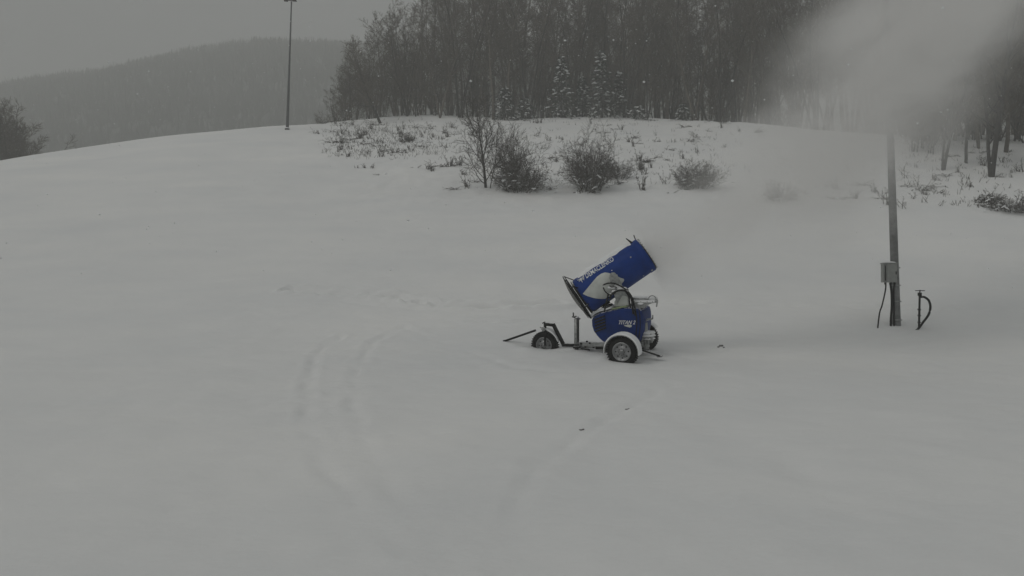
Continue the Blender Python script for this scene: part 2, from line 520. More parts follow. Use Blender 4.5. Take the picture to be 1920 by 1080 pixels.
# ------------------------------------------------------------------ bare trees
def rot_about(v, k, a):
    return v * math.cos(a) + np.cross(k, v) * math.sin(a) + k * (k @ v) * (1 - math.cos(a))

def grow(p, d, length, nseg, wander, rise, r0, r1, g):
    pts = [p]; d = unit(d)
    st = length / nseg
    for i in range(nseg):
        d = unit(d + g.normal(0, wander, 3) + V(0, 0, rise))
        pts.append(pts[-1] + d * st)
    rs = np.linspace(r0, r1, nseg + 1)
    return pts, rs

def to_segs(pts, rs, out):
    for i in range(len(pts) - 1):
        out.append((*pts[i], *pts[i + 1], rs[i], rs[i + 1]))

def side_dir(d, ang, g):
    a, b = frame_of(d)
    t = g.uniform(0, 2 * math.pi)
    s = a * math.cos(t) + b * math.sin(t)
    return unit(unit(d) * math.cos(ang) + s * math.sin(ang))

def bare_tree(seed, H, stems=1, nb=26, ns=8, nt=6, crown0=0.3, spread=0.34, lean=(0, 0), r=0.13, twr=0.009, splay=0.09):
    g = np.random.default_rng(seed)
    trunk, crown = [], []
    for s in range(stems):
        d = unit(V(lean[0] + g.normal(0, 0.035 + splay * (stems > 1)), lean[1] + g.normal(0, 0.035 + splay * (stems > 1)), 1))
        h = H * g.uniform(0.8, 1.0) if s else H
        rr = r * (1 if s == 0 else g.uniform(0.6, 0.9))
        base = V(g.normal(0, 0.14), g.normal(0, 0.14), -0.3) if s else V(0, 0, -0.3)
        pts, rs = grow(base, d, h + 0.3, 12, 0.05, 0.03, rr, 0.012, g)
        to_segs(pts, rs, trunk)
        for b in range(nb):
            t = crown0 + (1 - crown0) * (b + g.random()) / nb
            f = t * 12; i = min(int(f), 11); p = pts[i] + (pts[i + 1] - pts[i]) * (f - i)
            dd = pts[i + 1] - pts[i]
            bl = h * spread * (1.05 - 0.58 * t) * g.uniform(0.7, 1.25)
            br = max(0.012, rs[i] * 0.42)
            bp, brs = grow(p, side_dir(dd, R(g.uniform(26, 58)), g), bl, 5, 0.12, 0.07, br, 0.008, g)
            to_segs(bp, brs, trunk if br > 0.035 else crown)
            for u in range(ns):
                tt = 0.2 + 0.8 * (u + g.random()) / ns
                f2 = tt * 5; j = min(int(f2), 4); q = bp[j] + (bp[j + 1] - bp[j]) * (f2 - j)
                sl = bl * 0.42 * (1.15 - 0.6 * tt) * g.uniform(0.7, 1.3)
                sp, srs = grow(q, side_dir(bp[j + 1] - bp[j], R(g.uniform(28, 58)), g), sl, 3, 0.13, 0.07, 0.012, twr, g)
                to_segs(sp, srs, crown)
                for w in range(nt):
                    t3 = 0.15 + 0.85 * (w + g.random()) / nt
                    f3 = t3 * 3; k = min(int(f3), 2); q3 = sp[k] + (sp[k + 1] - sp[k]) * (f3 - k)
                    tl = max(0.22, sl * 0.5 * g.uniform(0.6, 1.2))
                    tp, trs = grow(q3, side_dir(sp[k + 1] - sp[k], R(g.uniform(25, 55)), g), tl, 2, 0.16, 0.05, twr, twr * 0.6, g)
                    to_segs(tp, trs, crown)
    return trunk, crown

def tree_object(name, trunk, crown, mt, mc, crown_name='crown'):
    root = empty(name, (0, 0, 0))
    v, q = sticks(trunk, 6)
    link('trunk', mesh_np('trunk', v, q, mt, True), root)
    v, q = sticks(crown, 3)
    link(crown_name, mesh_np(crown_name, v, q, mc), root)
    return root

def copy_thing(o, parent=None):
    c = o.copy(); COL.objects.link(c)
    if parent is not None: c.parent = parent
    for ch in kids.get(o.name, [x for x in bpy.data.objects if x.parent == o]) if False else list(o.children):
        copy_thing(ch, c)
    return c
kids = {}

protos = {}
def use(key, maker):
    """First use moves the prototype itself, later uses copy it and its parts."""
    if key not in protos:
        protos[key] = maker(); return protos[key]
    return copy_thing(protos[key])

def sink(x, y, d=0.0):
    return float(hz(x, y)) - d

TREES = {
    'tall_a': lambda: tree_object('bare_tree', *bare_tree(101, 17, 1, 30, 8, 7, 0.22, 0.24, r=0.15, twr=0.012), M['bark'], M['twig']),
    'tall_b': lambda: tree_object('bare_tree', *bare_tree(102, 16, 2, 20, 7, 7, 0.25, 0.22, r=0.13, twr=0.012), M['bark'], M['twig']),
    'tall_c': lambda: tree_object('bare_tree', *bare_tree(103, 18, 1, 32, 8, 7, 0.18, 0.22, (0.06, 0), r=0.17, twr=0.012), M['bark'], M['twig']),
    'tall_d': lambda: tree_object('bare_tree', *bare_tree(104, 15, 3, 15, 7, 6, 0.25, 0.22, r=0.11, twr=0.012), M['bark_dark'], M['twig']),
    'mid_a': lambda: tree_object('bare_tree', *bare_tree(105, 10.5, 1, 30, 8, 7, 0.14, 0.33, (-0.08, 0), r=0.11, twr=0.011), M['bark'], M['twig']),
    'mid_b': lambda: tree_object('bare_tree', *bare_tree(106, 9.0, 3, 16, 7, 6, 0.16, 0.30, (-0.05, 0), r=0.09, twr=0.011), M['bark'], M['twig']),
    'low_a': lambda: tree_object('bare_tree', *bare_tree(107, 6.0, 4, 13, 7, 5, 0.10, 0.36, r=0.06, twr=0.010), M['bark_dark'], M['twig']),
    'low_b': lambda: tree_object('bare_tree', *bare_tree(108, 5.0, 5, 11, 6, 5, 0.08, 0.36, r=0.05, twr=0.010), M['bark_dark'], M['twig']),
}

def place(key, x, y, s, label, group=None, sz=None, extra=0.0):
    o = use(key, TREES[key])
    o.location = (x, y, sink(x, y, 0.05 + extra))
    o.rotation_euler = (0, 0, rng.uniform(0, 6.28) if key.startswith(('tall', 'low')) else rng.normal(0, 0.4))
    o.scale = (s, s, sz or s)
    tag(o, label, 'tree', group)
    return o

def screen_x(px, Y):
    return (px - 960) / FPX * Y

WOOD = 'bare trees of the wood along the top of the slope'
# front row of the wood on the crest, left to right
LM = ((660, 'at the far left end of the wood'), (700, 'just left of the leaning forked tree'), (745, 'just right of the leaning forked tree'), (800, 'above the small dark clump of a shrub'),
      (850, 'between the dark clump and the widest shrub'), (915, 'directly above the slender young tree'), (955, 'behind the squat snowy spruce'), (1000, 'behind the low dark spruce'),
      (1045, 'behind the left one of the tall snowy spruces'), (1090, 'behind the shorter snowy spruce'), (1140, 'behind the tallest snowy spruce'), (1180, 'right of the slim snowy spruce'),
      (1225, 'behind the round snow-covered young spruce'), (1265, 'left of the small spruce in the blown snow'), (1310, 'above the shrub half hidden by the plume'), (1400, 'at the left fringe of the snow plume'),
      (1500, 'inside the left half of the snow plume'), (1600, 'behind the thick of the snow plume'), (1800, 'behind the top of the steel pole'))
def landmark(px):
    return next(t for lim, t in LM if px <= lim)
front = [(655, 61.5, 'mid_b', 0.72), (672, 63, 'mid_a', 0.78), (692, 62, 'mid_b', 0.85), (715, 62.5, 'mid_a', 0.88), (740, 62.5, 'mid_b', 1.1),
         (762, 61, 'tall_d', 0.72), (790, 62, 'tall_a', 0.78), (825, 60.5, 'tall_b', 0.9), (862, 61.5, 'tall_d', 1.05), (893, 61, 'tall_c', 0.95),
         (925, 60.5, 'tall_a', 1.0), (958, 62, 'tall_b', 1.0), (990, 61, 'tall_d', 0.95), (1030, 62, 'tall_c', 1.0), (1075, 63, 'tall_a', 1.05),
         (1120, 64, 'tall_b', 1.05), (1165, 62, 'tall_d', 1.1), (1210, 61.5, 'tall_c', 1.05), (1255, 61, 'tall_a', 1.05), (1300, 60.5, 'tall_b', 1.1),
         (1345, 60, 'tall_d', 1.1), (1390, 59, 'tall_c', 1.1), (1435, 58, 'tall_a', 1.1), (1485, 57, 'tall_b', 1.1), (1535, 56, 'tall_d', 1.1),
         (1585, 54.5, 'tall_c', 1.1), (1635, 53.5, 'tall_a', 1.1), (1680, 52.5, 'tall_b', 1.1)]
for px, Y, k, s in front:
    edge = px < 750
    place(k, screen_x(px, Y), Y + rng.normal(0, 0.6), s * rng.uniform(0.95, 1.05),
          ('low bushy bare tree ' if edge else 'tall bare front-row tree ') + landmark(px), WOOD)
# rows behind
for row, (Y0, n) in enumerate([(64, 30), (67, 30), (71, 30), (76, 28)]):
    for i in range(n):
        px = 708 + row * 12 + (1730 - 708) * (i + rng.uniform(-0.35, 0.35)) / n
        Y = Y0 + rng.uniform(-1.5, 1.5)
        if px > 1300: Y -= 5 * (px - 1300) / 400
        s = (0.56 + 0.52 * min(1, max(0, (px - 715) / 170))) * rng.uniform(0.92, 1.1)
        if px > 985 and px < 1035: s *= 0.85
        place(random.choice(['tall_a', 'tall_b', 'tall_c', 'tall_d']), screen_x(px, Y), Y, s,
              'thin bare tree ' + ('second row, ', 'third row, ', 'fourth row, ', 'rearmost row, ')[row] + landmark(px), WOOD)
# underwood along the foot of the wood
for i in range(44):
    px = 650 + (1500 - 650) * (i + rng.uniform(-0.4, 0.4)) / 44
    Y = (61.5 + rng.uniform(-0.7, 3)) - max(0, px - 1300) * 0.02
    place(random.choice(['low_a', 'low_b']), screen_x(px, Y), Y, rng.uniform(0.7, 1.15), 'low bare undergrowth tree ' + landmark(px), WOOD)
# leaning tree at the left end of the wood
lt = tree_object('leaning_tree', *bare_tree(120, 7.5, 2, 20, 8, 6, 0.2, 0.33, (-0.42, 0), r=0.14, twr=0.011), M['bark_dark'], M['twig'])
lx, ly = hit(716, 231)
lt.location = (lx, ly, sink(lx, ly, 0.05)); lt.rotation_euler = (0, 0, 0)
tag(lt, 'dark forked tree leaning left at the left end of the wood', 'tree')
# little trees left of the wood, below the skyline
for px, Y, s in ((648, 62.5, 0.8), (632, 64, 0.72), (600, 66, 0.55), (575, 67, 0.45)):
    place('low_a', screen_x(px, Y), Y, s, 'small bare tree peeping over the snow crest left of the wood', WOOD, extra=0.3)

# dark trees at the left edge of the frame
LEFT = 'dark bare trees beyond the crest at the far left'
for px, Y, k, s in ((-15, 52.5, 'mid_b', 0.9), (12, 53, 'mid_a', 0.75), (24, 53.5, 'mid_b', 0.8), (44, 55, 'mid_b', 0.6), (2, 54, 'mid_b', 0.85), (34, 54, 'low_a', 1.1), (-35, 52, 'mid_a', 0.90), (-5, 53, 'mid_b', 0.94), (18, 53, 'mid_a', 0.78), (38, 54, 'mid_b', 0.66), (-60, 51, 'mid_b', 1.01), (-20, 55, 'mid_b', 0.94), (5, 56, 'mid_a', 0.90), (28, 57, 'mid_b', 0.78),
                    (60, 57, 'low_a', 0.9), (82, 60, 'low_b', 1.0), (105, 62, 'low_a', 0.9), (128, 64, 'low_b', 0.8), (70, 59, 'mid_b', 0.48), (92, 61, 'low_a', 1.1), (118, 62, 'low_b', 1.1), (145, 64, 'low_a', 0.9), (170, 65, 'low_b', 0.85), (200, 66, 'low_a', 0.7), (232, 67, 'low_b', 0.6), (50, 56, 'low_a', 1.2), (30, 54, 'low_b', 1.4), (8, 53, 'low_a', 1.4)):
    place(k, screen_x(px, Y), Y, s, 'dark bare tree rising behind the crest at the far left edge' if k[0] == 'm' else ('small bare tree low behind the far left crest, ' + ('at the frame edge' if px < 55 else 'just right of the dark clump' if px < 100 else 'near the low snow-flecked spruce' if px < 175 else 'left of the lone snow-flecked spruce')), LEFT, extra=0.4)

# right-hand wood
RIGHT = 'dark trees of the wood at the right'
def right_tree(px, py, k, s, label, group=None):
    x, y = hit(px, py)
    return place(k, x, y, s, label, group)
big = lambda seed, stems, lean, r: tree_object('bare_tree', *bare_tree(seed, 14, stems, 26 // stems + 6, 8, 7, 0.16, 0.27, lean, r=r, twr=0.013, splay=0.05), M['bark_dark'], M['twig'])
for (px, py, seed, stems, lean, r, label) in (
        (1858, 331, 201, 2, (0, 0), 0.17, 'forked tree with two thick trunks in the snow at the far right'),
        (1768, 318, 202, 2, (0.02, 0), 0.10, 'twin-stemmed slender tree at the left corner of the right-hand wood'),
        (1812, 306, 203, 1, (0, 0), 0.10, 'single straight slender trunk between the twin-stemmed and the forked tree')):
    o = big(seed, stems, lean, r); x, y = hit(px, py)
    o.location = (x, y, sink(x, y, 0.05)); tag(o, label, 'tree')
for px, Y, k, s in ((1745, 44, 'tall_d', 0.8), (1790, 46, 'tall_a', 0.85), (1835, 43, 'tall_b', 0.85), (1885, 42, 'tall_c', 0.8), (1930, 40, 'tall_a', 0.85), (1960, 38, 'tall_b', 0.9),
                    (1725, 50, 'tall_b', 0.9), (1770, 51, 'tall_c', 0.95), (1815, 50, 'tall_d', 0.95), (1860, 49, 'tall_a', 0.95), (1905, 48, 'tall_b', 0.95), (1950, 47, 'tall_c', 0.95), (2000, 44, 'tall_a', 0.95),
                    (1740, 55, 'tall_a', 1.0), (1780, 56, 'tall_b', 1.05), (1820, 57, 'tall_c', 1.05), (1860, 56, 'tall_d', 1.1), (1900, 55, 'tall_a', 1.05), (1940, 54, 'tall_b', 1.05),
                    (1715, 46, 'low_a', 1.2), (1735, 45.5, 'low_b', 1.3), (1700, 48, 'low_a', 1.3), (1760, 60, 'tall_c', 1.1), (1800, 61, 'tall_a', 1.1), (1845, 61, 'tall_b', 1.1), (1890, 60, 'tall_c', 1.1),
                    (1712, 42.5, 'low_a', 0.9), (1728, 43, 'low_b', 1.0), (1744, 42, 'low_a', 0.85), (1752, 44.5, 'low_b', 1.2), (1778, 47, 'low_a', 1.2), (1824, 47, 'low_b', 1.3), (1848, 48, 'low_a', 1.2), (1872, 46.5, 'low_b', 1.3), (1900, 46, 'low_a', 1.2), (1925, 45, 'low_b', 1.3), (1800, 52, 'low_a', 1.2), (1840, 53, 'low_b', 1.3), (1880, 52, 'low_a', 1.3), (1915, 51, 'low_b', 1.3)):
    low_ = 'low dark tree ' if k[0] == 'l' else 'dark bare tree '
    where = ('left of the twin-stemmed slender tree' if px < 1750 else 'behind the twin-stemmed slender tree' if px < 1795 else 'behind the single slender trunk' if px < 1836
             else 'behind the forked tree' if px < 1880 else 'right of the forked tree')
    place(k, screen_x(px, Y), Y, s, low_ + ('near ' if Y < 46.5 else 'farther back ' if Y < 53 else 'farthest back ') + 'at the right, ' + where, RIGHT)

# ------------------------------------------------------------------ snow-laden conifers
def conifer(seed, H, base_w, snow_amt=1.0):
    g = np.random.default_rng(seed)
    trunk, need = [], []
    snow = MB()
    to_segs(*grow(V(0, 0, -0.2), V(0, 0, 1), H + 0.2, 6, 0.015, 0, 0.02 * H, 0.01, g), trunk)
    tiers = int(H * 3.2)
    for t in range(tiers):
        f = (t + 0.5) / tiers
        z = 0.25 + f * (H - 0.35)
        bl = base_w * (1 - f) ** 0.8 + 0.12
        nbr = 9
        for b in range(nbr):
            a = 2 * math.pi * (b + g.random()) / nbr
            d = unit(V(math.cos(a), math.sin(a), -0.15 + 0.3 * f))
            ln = bl * g.uniform(0.65, 1.15)
            p = V(0, 0, z + g.normal(0, 0.06))
            pts, rs = grow(p, d, ln, 4, 0.08, -0.09, 0.012, 0.006, g)
            to_segs(pts, rs, need)
            for i in range(1, 5):
                for k in range(5):
                    q = pts[i] + g.normal(0, 0.03, 3)
                    sdir = unit(unit(pts[i] - pts[i - 1]) + side_dir(pts[i] - pts[i - 1], R(80), g) * 0.9 + V(0, 0, -0.35))
                    need.append((*q, *(q + sdir * g.uniform(0.12, 0.26)), 0.028, 0.008))
            if g.random() < 0.75 * snow_amt:
                i = g.integers(2, 5)
                dr = unit(pts[i] - pts[i - 1]); sd = unit(np.cross(dr, V(0, 0, 1)))
                w = g.uniform(0.07, 0.15)
                snow.ball(pts[i] + V(0, 0, 0.05), dr * w * g.uniform(1.2, 2.2), sd * w, V(0, 0, 1) * w * 0.5, 6, 4)
    return trunk, need, snow

def conifer_object(seed, H, w, amt=1.0):
    tr, nd, sn = conifer(seed, H, w, amt)
    root = empty('snowy_spruce', (0, 0, 0))
    v, q = sticks(tr, 6); link('trunk', mesh_np('trunk', v, q, M['bark_dark'], True), root)
    v, q = sticks(nd, 3); link('crown', mesh_np('crown', v, q, M['needle']), root)
    s = sn.build('snow_load', M['snowcap'], root, normals=False); tag(s, kind='stuff')
    return root
for px, Y, seed, H, w, label in (
        (1052, 59.3, 301, 6.6, 1.5, 'snow-laden spruce left of the two tall ones before the wood'),
        (1128, 59.0, 302, 7.2, 1.6, 'tallest snow-laden spruce before the middle of the wood'),
        (1092, 60.5, 303, 4.4, 1.2, 'shorter snow-laden spruce between the two tall ones'),
        (1160, 60.5, 304, 5.0, 1.2, 'slim snow-laden spruce just right of the tallest one'),
        (946, 60.0, 305, 3.6, 1.5, 'squat snowy spruce at the foot of the wood above the slender young tree'),
        (985, 60.4, 306, 2.4, 1.2, 'low dark snowy spruce right of the squat one'),
        (1198, 59.0, 307, 1.6, 1.25, 'round snow-covered young spruce alone on the crest'),
        (1280, 58.5, 308, 1.9, 0.9, 'small snowy spruce fading behind the blown snow on the crest'),
        (275, 63.0, 309, 5.4, 1.3, 'lone snow-flecked spruce behind the crest on the left'),
        (150, 62.0, 310, 3.4, 1.4, 'low snow-flecked spruce behind the crest near the left edge')):
    o = conifer_object(seed, H * 0.92, w * 1.1, 0.6)
    x = screen_x(px, Y)
    o.location = (x, Y, sink(x, Y, 0.05)); tag(o, label, 'spruce')

# ------------------------------------------------------------------ shrubs on the slope
def shrub(seed, H, half_w, stems, ns, nt, thick=0.012, up=0.5, twr=0.006, thick_bottom=True):
    g = np.random.default_rng(seed)
    stem, tw = [], []
    for s in range(stems):
        a = g.uniform(0, 2 * math.pi)
        rad = g.random() ** 0.6
        base = V(math.cos(a) * half_w * 0.35 * rad, math.sin(a) * half_w * 0.35 * rad, -0.1)
        d = unit(V(math.cos(a) * rad * half_w / H * 1.0, math.sin(a) * rad * half_w / H * 1.0, up + 0.45))
        ln = H * g.uniform(0.55, 1.05) * (1.02 - 0.25 * rad)
        pts, rs = grow(base, d, ln, 6, 0.10, 0.02, thick * g.uniform(0.7, 1.3), 0.005, g)
        to_segs(pts, rs, stem)
        for u in range(ns):
            t = 0.15 + 0.85 * (u + g.random()) / ns
            f = t * 6; i = min(int(f), 5); p = pts[i] + (pts[i + 1] - pts[i]) * (f - i)
            sl = ln * 0.32 * (1.2 - 0.7 * t) * g.uniform(0.7, 1.4)
            sp, srs = grow(p, side_dir(pts[i + 1] - pts[i], R(g.uniform(30, 65)), g), sl, 3, 0.16, 0.03, 0.007, twr, g)
            to_segs(sp, srs, tw)
            for w in range(nt):
                f3 = g.uniform(0.4, 3); k = min(int(f3), 2); q3 = sp[k] + (sp[k + 1] - sp[k]) * (f3 - k)
                tp, trs = grow(q3, side_dir(sp[k + 1] - sp[k], R(g.uniform(30, 65)), g), sl * 0.45 * g.uniform(0.6, 1.3), 2, 0.2, 0.02, twr, twr * 0.6, g)
                to_segs(tp, trs, tw)
    return stem, tw

def shrub_object(name, args, px, py, label, cat='shrub', mats=('shrub', 'shrub'), drifts=0, drift_w=0.3):
    root = empty(name, (0, 0, 0))
    st, tw = shrub(*args)
    v, q = sticks(st, 4); tag(link('stems', mesh_np('stems', v, q, M[mats[0]], True), root), kind='stuff')
    v, q = sticks(tw, 3); tag(link('twigs', mesh_np('twigs', v, q, M[mats[1]]), root), kind='stuff')
    if drifts:
        g = np.random.default_rng(args[0] + 5); sn = MB()
        hw = args[2]
        for i in range(drifts * 4):
            c = V(g.normal(0, hw * 0.55), g.normal(0, hw * 0.3), abs(g.normal(0, args[1] * 0.28)))
            w = drift_w * 0.42 * g.uniform(0.3, 1.0)
            sn.ball(c, V(w * 1.3, 0, g.normal(0, 0.05)), V(0, w * 0.8, 0), V(0, 0, w * 0.28), 7, 4)
        tag(sn.build('snow_load', M['snowcap'], root, normals=False), kind='stuff')
    x, y = hit(px, py)
    root.location = (x, y, sink(x, y, 0.03)); tag(root, label, cat)
    return root

yt = tree_object('young_tree', *bare_tree(410, 4.3, 1, 30, 7, 5, 0.10, 0.52, (-0.05, 0), r=0.085, twr=0.009), M['bark_dark'], M['shrub'])
x, y = hit(911, 352)
yt.location = (x, y, sink(x, y, 0.05)); tag(yt, 'slender dark young tree standing at the left side of the widest shrub', 'tree')
yt2 = tree_object('young_tree', *bare_tree(411, 3.2, 1, 16, 6, 4, 0.2, 0.40, (0.04, 0), r=0.03, twr=0.006), M['bark_dark'], M['shrub'])
x, y = hit(918, 353)
yt2.location = (x, y, sink(x, y, 0.05)); tag(yt2, 'thinner sapling close beside the slender dark young tree', 'tree')
shrub_object('bare_shrub', (420, 3.3, 1.6, 48, 11, 6), 962, 356, 'broad twiggy bare shrub beside the slender young tree', drifts=10)
shrub_object('bare_shrub', (421, 2.1, 1.8, 56, 9, 6, 0.012, 0.3), 975, 360, 'low dense bare shrub in front of the broad twiggy one', drifts=12)
shrub_object('bare_shrub', (422, 3.3, 1.7, 72, 10, 6, 0.011, 0.42), 1104, 358, 'dense rounded bare shrub in the middle of the slope', drifts=14)
shrub_object('bare_shrub', (423, 1.4, 1.0, 30, 8, 5, 0.010, 0.3), 1160, 335, 'small sprawling shrub at the right side of the dense rounded one', drifts=8)
shrub_object('bare_shrub', (424, 1.8, 1.6, 70, 9, 6, 0.011, 0.32), 1308, 352, 'bare shrub half hidden by the snow plume above the cannon', drifts=10)
shrub_object('bare_shrub', (425, 1.2, 1.1, 40, 8, 5, 0.010, 0.32), 1461, 376, 'small bare shrub almost lost in the snow plume', drifts=4)
shrub_object('bare_shrub', (426, 1.1, 1.4, 60, 9, 5, 0.012, 0.2), 1893, 396, 'low tangled shrub with snow lumps at the far right edge', drifts=24, drift_w=0.24)
shrub_object('bare_shrub', (427, 0.7, 1.0, 34, 8, 5, 0.012, 0.2), 1855, 378, 'little tangled shrub left of the one at the right edge', drifts=12, drift_w=0.2)
shrub_object('bare_shrub', (428, 0.75, 0.5, 30, 8, 4, 0.011, 0.3), 766, 264, 'small dark clump of a shrub alone on the upper left slope', drifts=1, drift_w=0.15)

# ------------------------------------------------------------------ weeds poking through the snow
def weed(seed):
    g = np.random.default_rng(seed)
    segs = []
    kind = seed % 4
    n = g.integers(4, 10)
    for i in range(n):
        if kind == 0:      # upright stalks
            d = unit(V(g.normal(0, 0.25), g.normal(0, 0.25), 1)); ln = g.uniform(0.35, 0.9); rise = -0.02
        elif kind == 1:    # bent over, lying to one side
            d = unit(V(g.uniform(-1, 1), g.normal(0, 0.4), 0.7)); ln = g.uniform(0.4, 0.9); rise = -0.22
        elif kind == 2:    # low clump
            d = unit(V(g.normal(0, 0.9), g.normal(0, 0.6), 0.6)); ln = g.uniform(0.2, 0.5); rise = -0.1
        else:              # one branching stalk
            d = unit(V(g.normal(0, 0.12), g.normal(0, 0.1), 1)); ln = g.uniform(0.5, 1.1); rise = 0
        b = V(g.normal(0, 0.10), g.normal(0, 0.08), -0.08)
        pts, rs = grow(b, d, ln, 5, 0.12, rise, 0.019, 0.009, g)
        to_segs(pts, rs, segs)
        for k in range(5):
            j = g.integers(1, 6); q = pts[j]
            segs.append((*q, *(q + side_dir(pts[j] - pts[j - 1], R(55), g) * g.uniform(0.05, 0.2)), 0.013, 0.008))
    v, q = sticks(segs, 3)
    return link('weed_tuft', mesh_np('weed_tuft', v, q, M['weed']))

spots = []
Z3 = [(150, 160), (210, 200), (290, 185), (310, 205), (325, 130), (385, 170), (415, 200), (365, 235), (515, 225), (440, 110), (65, 320), (110, 328), (265, 305), (445, 290), (390, 330),
      (350, 350), (490, 330), (495, 365), (500, 400), (595, 298), (665, 345), (600, 385), (630, 378), (715, 385), (290, 430), (320, 465), (385, 430), (430, 430), (480, 485), (620, 465),
      (670, 450), (375, 520), (345, 545), (430, 580), (480, 600), (640, 555), (690, 540), (715, 580), (810, 475), (860, 545), (965, 560), (995, 590), (1015, 550), (877, 603), (940, 430),
      (1020, 380), (1060, 290), (1075, 330), (1100, 365), (1130, 270), (1110, 430), (1140, 425), (1110, 530), (1130, 555), (1230, 527), (1300, 430), (1360, 370), (1385, 410), (1430, 432), (1395, 320),
      (1490, 370), (1295, 475), (1395, 490), (1450, 265), (1490, 245), (1270, 250), (1570, 390), (1655, 360), (1710, 250), (1620, 320), (1600, 480), (1660, 490), (755, 740), (665, 738), (560, 735),
      (840, 820), (1410, 750), (1470, 775), (1280, 730), (1640, 722), (1710, 715), (1820, 710), (1840, 820), (1890, 960), (775, 225), (880, 265), (745, 270), (900, 225), (1200, 320)]
spots += [(580 + a / 6.4, 200 + b / 6.4) for a, b in Z3]
Z4 = [(780, 130), (850, 145), (900, 150), (935, 148), (885, 265), (925, 245), (1010, 310), (935, 380), (1025, 480), (1000, 470), (1080, 290), (1130, 300), (1165, 360), (1070, 500), (1385, 155), (1525, 175),
      (1415, 210), (1495, 240), (1590, 205), (1665, 210), (1715, 245), (1750, 285), (1810, 285), (1725, 320), (1765, 362), (1800, 335), (1640, 300), (1800, 490), (1840, 495), (1870, 500), (1830, 570), (1860, 750),
      (30, 295), (90, 275), (135, 190), (75, 540), (130, 535), (205, 530), (230, 610), (270, 735), (345, 680), (180, 745), (40, 360), (60, 240), (1600, 700), (1380, 775), (1270, 775), (1100, 600), (990, 750)]
spots += [(820 + a / 4.8, 200 + b / 4.8) for a, b in Z4]
Z5 = [(130, 300), (135, 250), (280, 305), (420, 295), (515, 262), (480, 262), (600, 130), (695, 140), (655, 178), (700, 185), (580, 212), (850, 215), (390, 175), (325, 185), (235, 370), (275, 380), (245, 460), (490, 400), (515, 378),
      (130, 445), (95, 525), (10, 465), (25, 480), (10, 540), (45, 580), (205, 660), (360, 710), (265, 740), (45, 715), (370, 450), (575, 520), (710, 350), (990, 225), (1110, 750), (1400, 745), (1670, 645), (1590, 685), (1680, 710), (1785, 545), (1850, 790), (1720, 795)]
spots += [(1200 + a / 4.571, 200 + b / 4.571) for a, b in Z5]
Z6 = [(195, 790), (270, 850), (320, 910), (350, 800), (445, 590), (440, 730), (480, 660), (535, 740), (590, 740), (565, 850), (550, 770), (600, 770), (650, 765), (680, 740), (635, 805), (670, 815), (450, 935), (755, 680), (780, 795), (860, 740), (880, 640),
      (965, 605), (1075, 740), (1120, 880), (1140, 910), (1270, 910), (1250, 820), (1330, 650), (1165, 430), (1420, 420), (1530, 600), (1380, 515), (30, 850), (110, 730), (270, 850), (905, 460), (1210, 545)]
spots += [(1600 + a / 4.909, 200 + b / 4.909) for a, b in Z6]
weeds = []
for i in range(16):
    weeds.append(None)
for i, (px, py) in enumerate(spots):
    k = int(rng.integers(0, 16))
    x, y = hit(px, py)
    if y > 62: continue
    if weeds[k] is None:
        weeds[k] = weed(500 + k); o = weeds[k]
    else:
        o = weeds[k].copy(); COL.objects.link(o)
    s = rng.uniform(0.6, 1.1)
    o.location = (x, y, sink(x, y)); o.rotation_euler = (0, 0, rng.uniform(-0.6, 0.6)); o.scale = (s * random.choice((1, -1)) if False else s, s, s * rng.uniform(0.6, 1.0))
    side = 'left of the shrubs' if px < 860 else ('around the shrubs' if px < 1250 else ('under the snow plume' if px < 1640 else 'before the wood at the right'))
    tag(o, 'dry dark weed tuft poking through the snow ' + side, 'weed', 'weed tufts ' + side)

def faint_weeds():
    segs = []
    for i in range(1500):
        px = rng.uniform(600, 1900); py = rng.uniform(222, 345)
        if i > 900:
            px = rng.triangular(600, 680, 900); py = rng.triangular(224, 250, 312)
        if px < 860 and py > 300: continue
        if 1690 > px > 1350 and rng.random() < 0.6: continue
        if px > 1690: py += 45
        x, y = hit(px, py)
        if y > 61: continue
        z = sink(x, y)
        for k in range(rng.integers(2, 5)):
            d = unit(V(rng.normal(0, 0.6), rng.normal(0, 0.4), 1)); ln = rng.uniform(0.1, 0.35)
            p = V(x + rng.normal(0, 0.1), y + rng.normal(0, 0.1), z - 0.03)
            segs.append((*p, *(p + d * ln), 0.012, 0.006))
    v, q = sticks(segs, 3)
    tag(link('dry_grass', mesh_np('dry_grass', v, q, M['weed'])), 'thin dry grass stalks scattered over the rough upper slope', 'grass', kind='stuff')
faint_weeds()

# ------------------------------------------------------------------ the snow cannon
root = empty('snow_cannon', tuple(P0))
Rm = Matrix(((U[0], Vv[0], W[0]), (U[1], Vv[1], W[1]), (U[2], Vv[2], W[2])))
root.rotation_euler = Rm.to_euler()
INV = (Matrix.Translation(Vector(P0)) @ Rm.to_4x4()).inverted()
tag(root, 'blue wheeled snow cannon with tilted barrel standing on the snow slope', 'snow cannon')
def B(mb, name, m, parent=None, **k):
    return mb.build(name, M[m], parent or root, INV, **k)

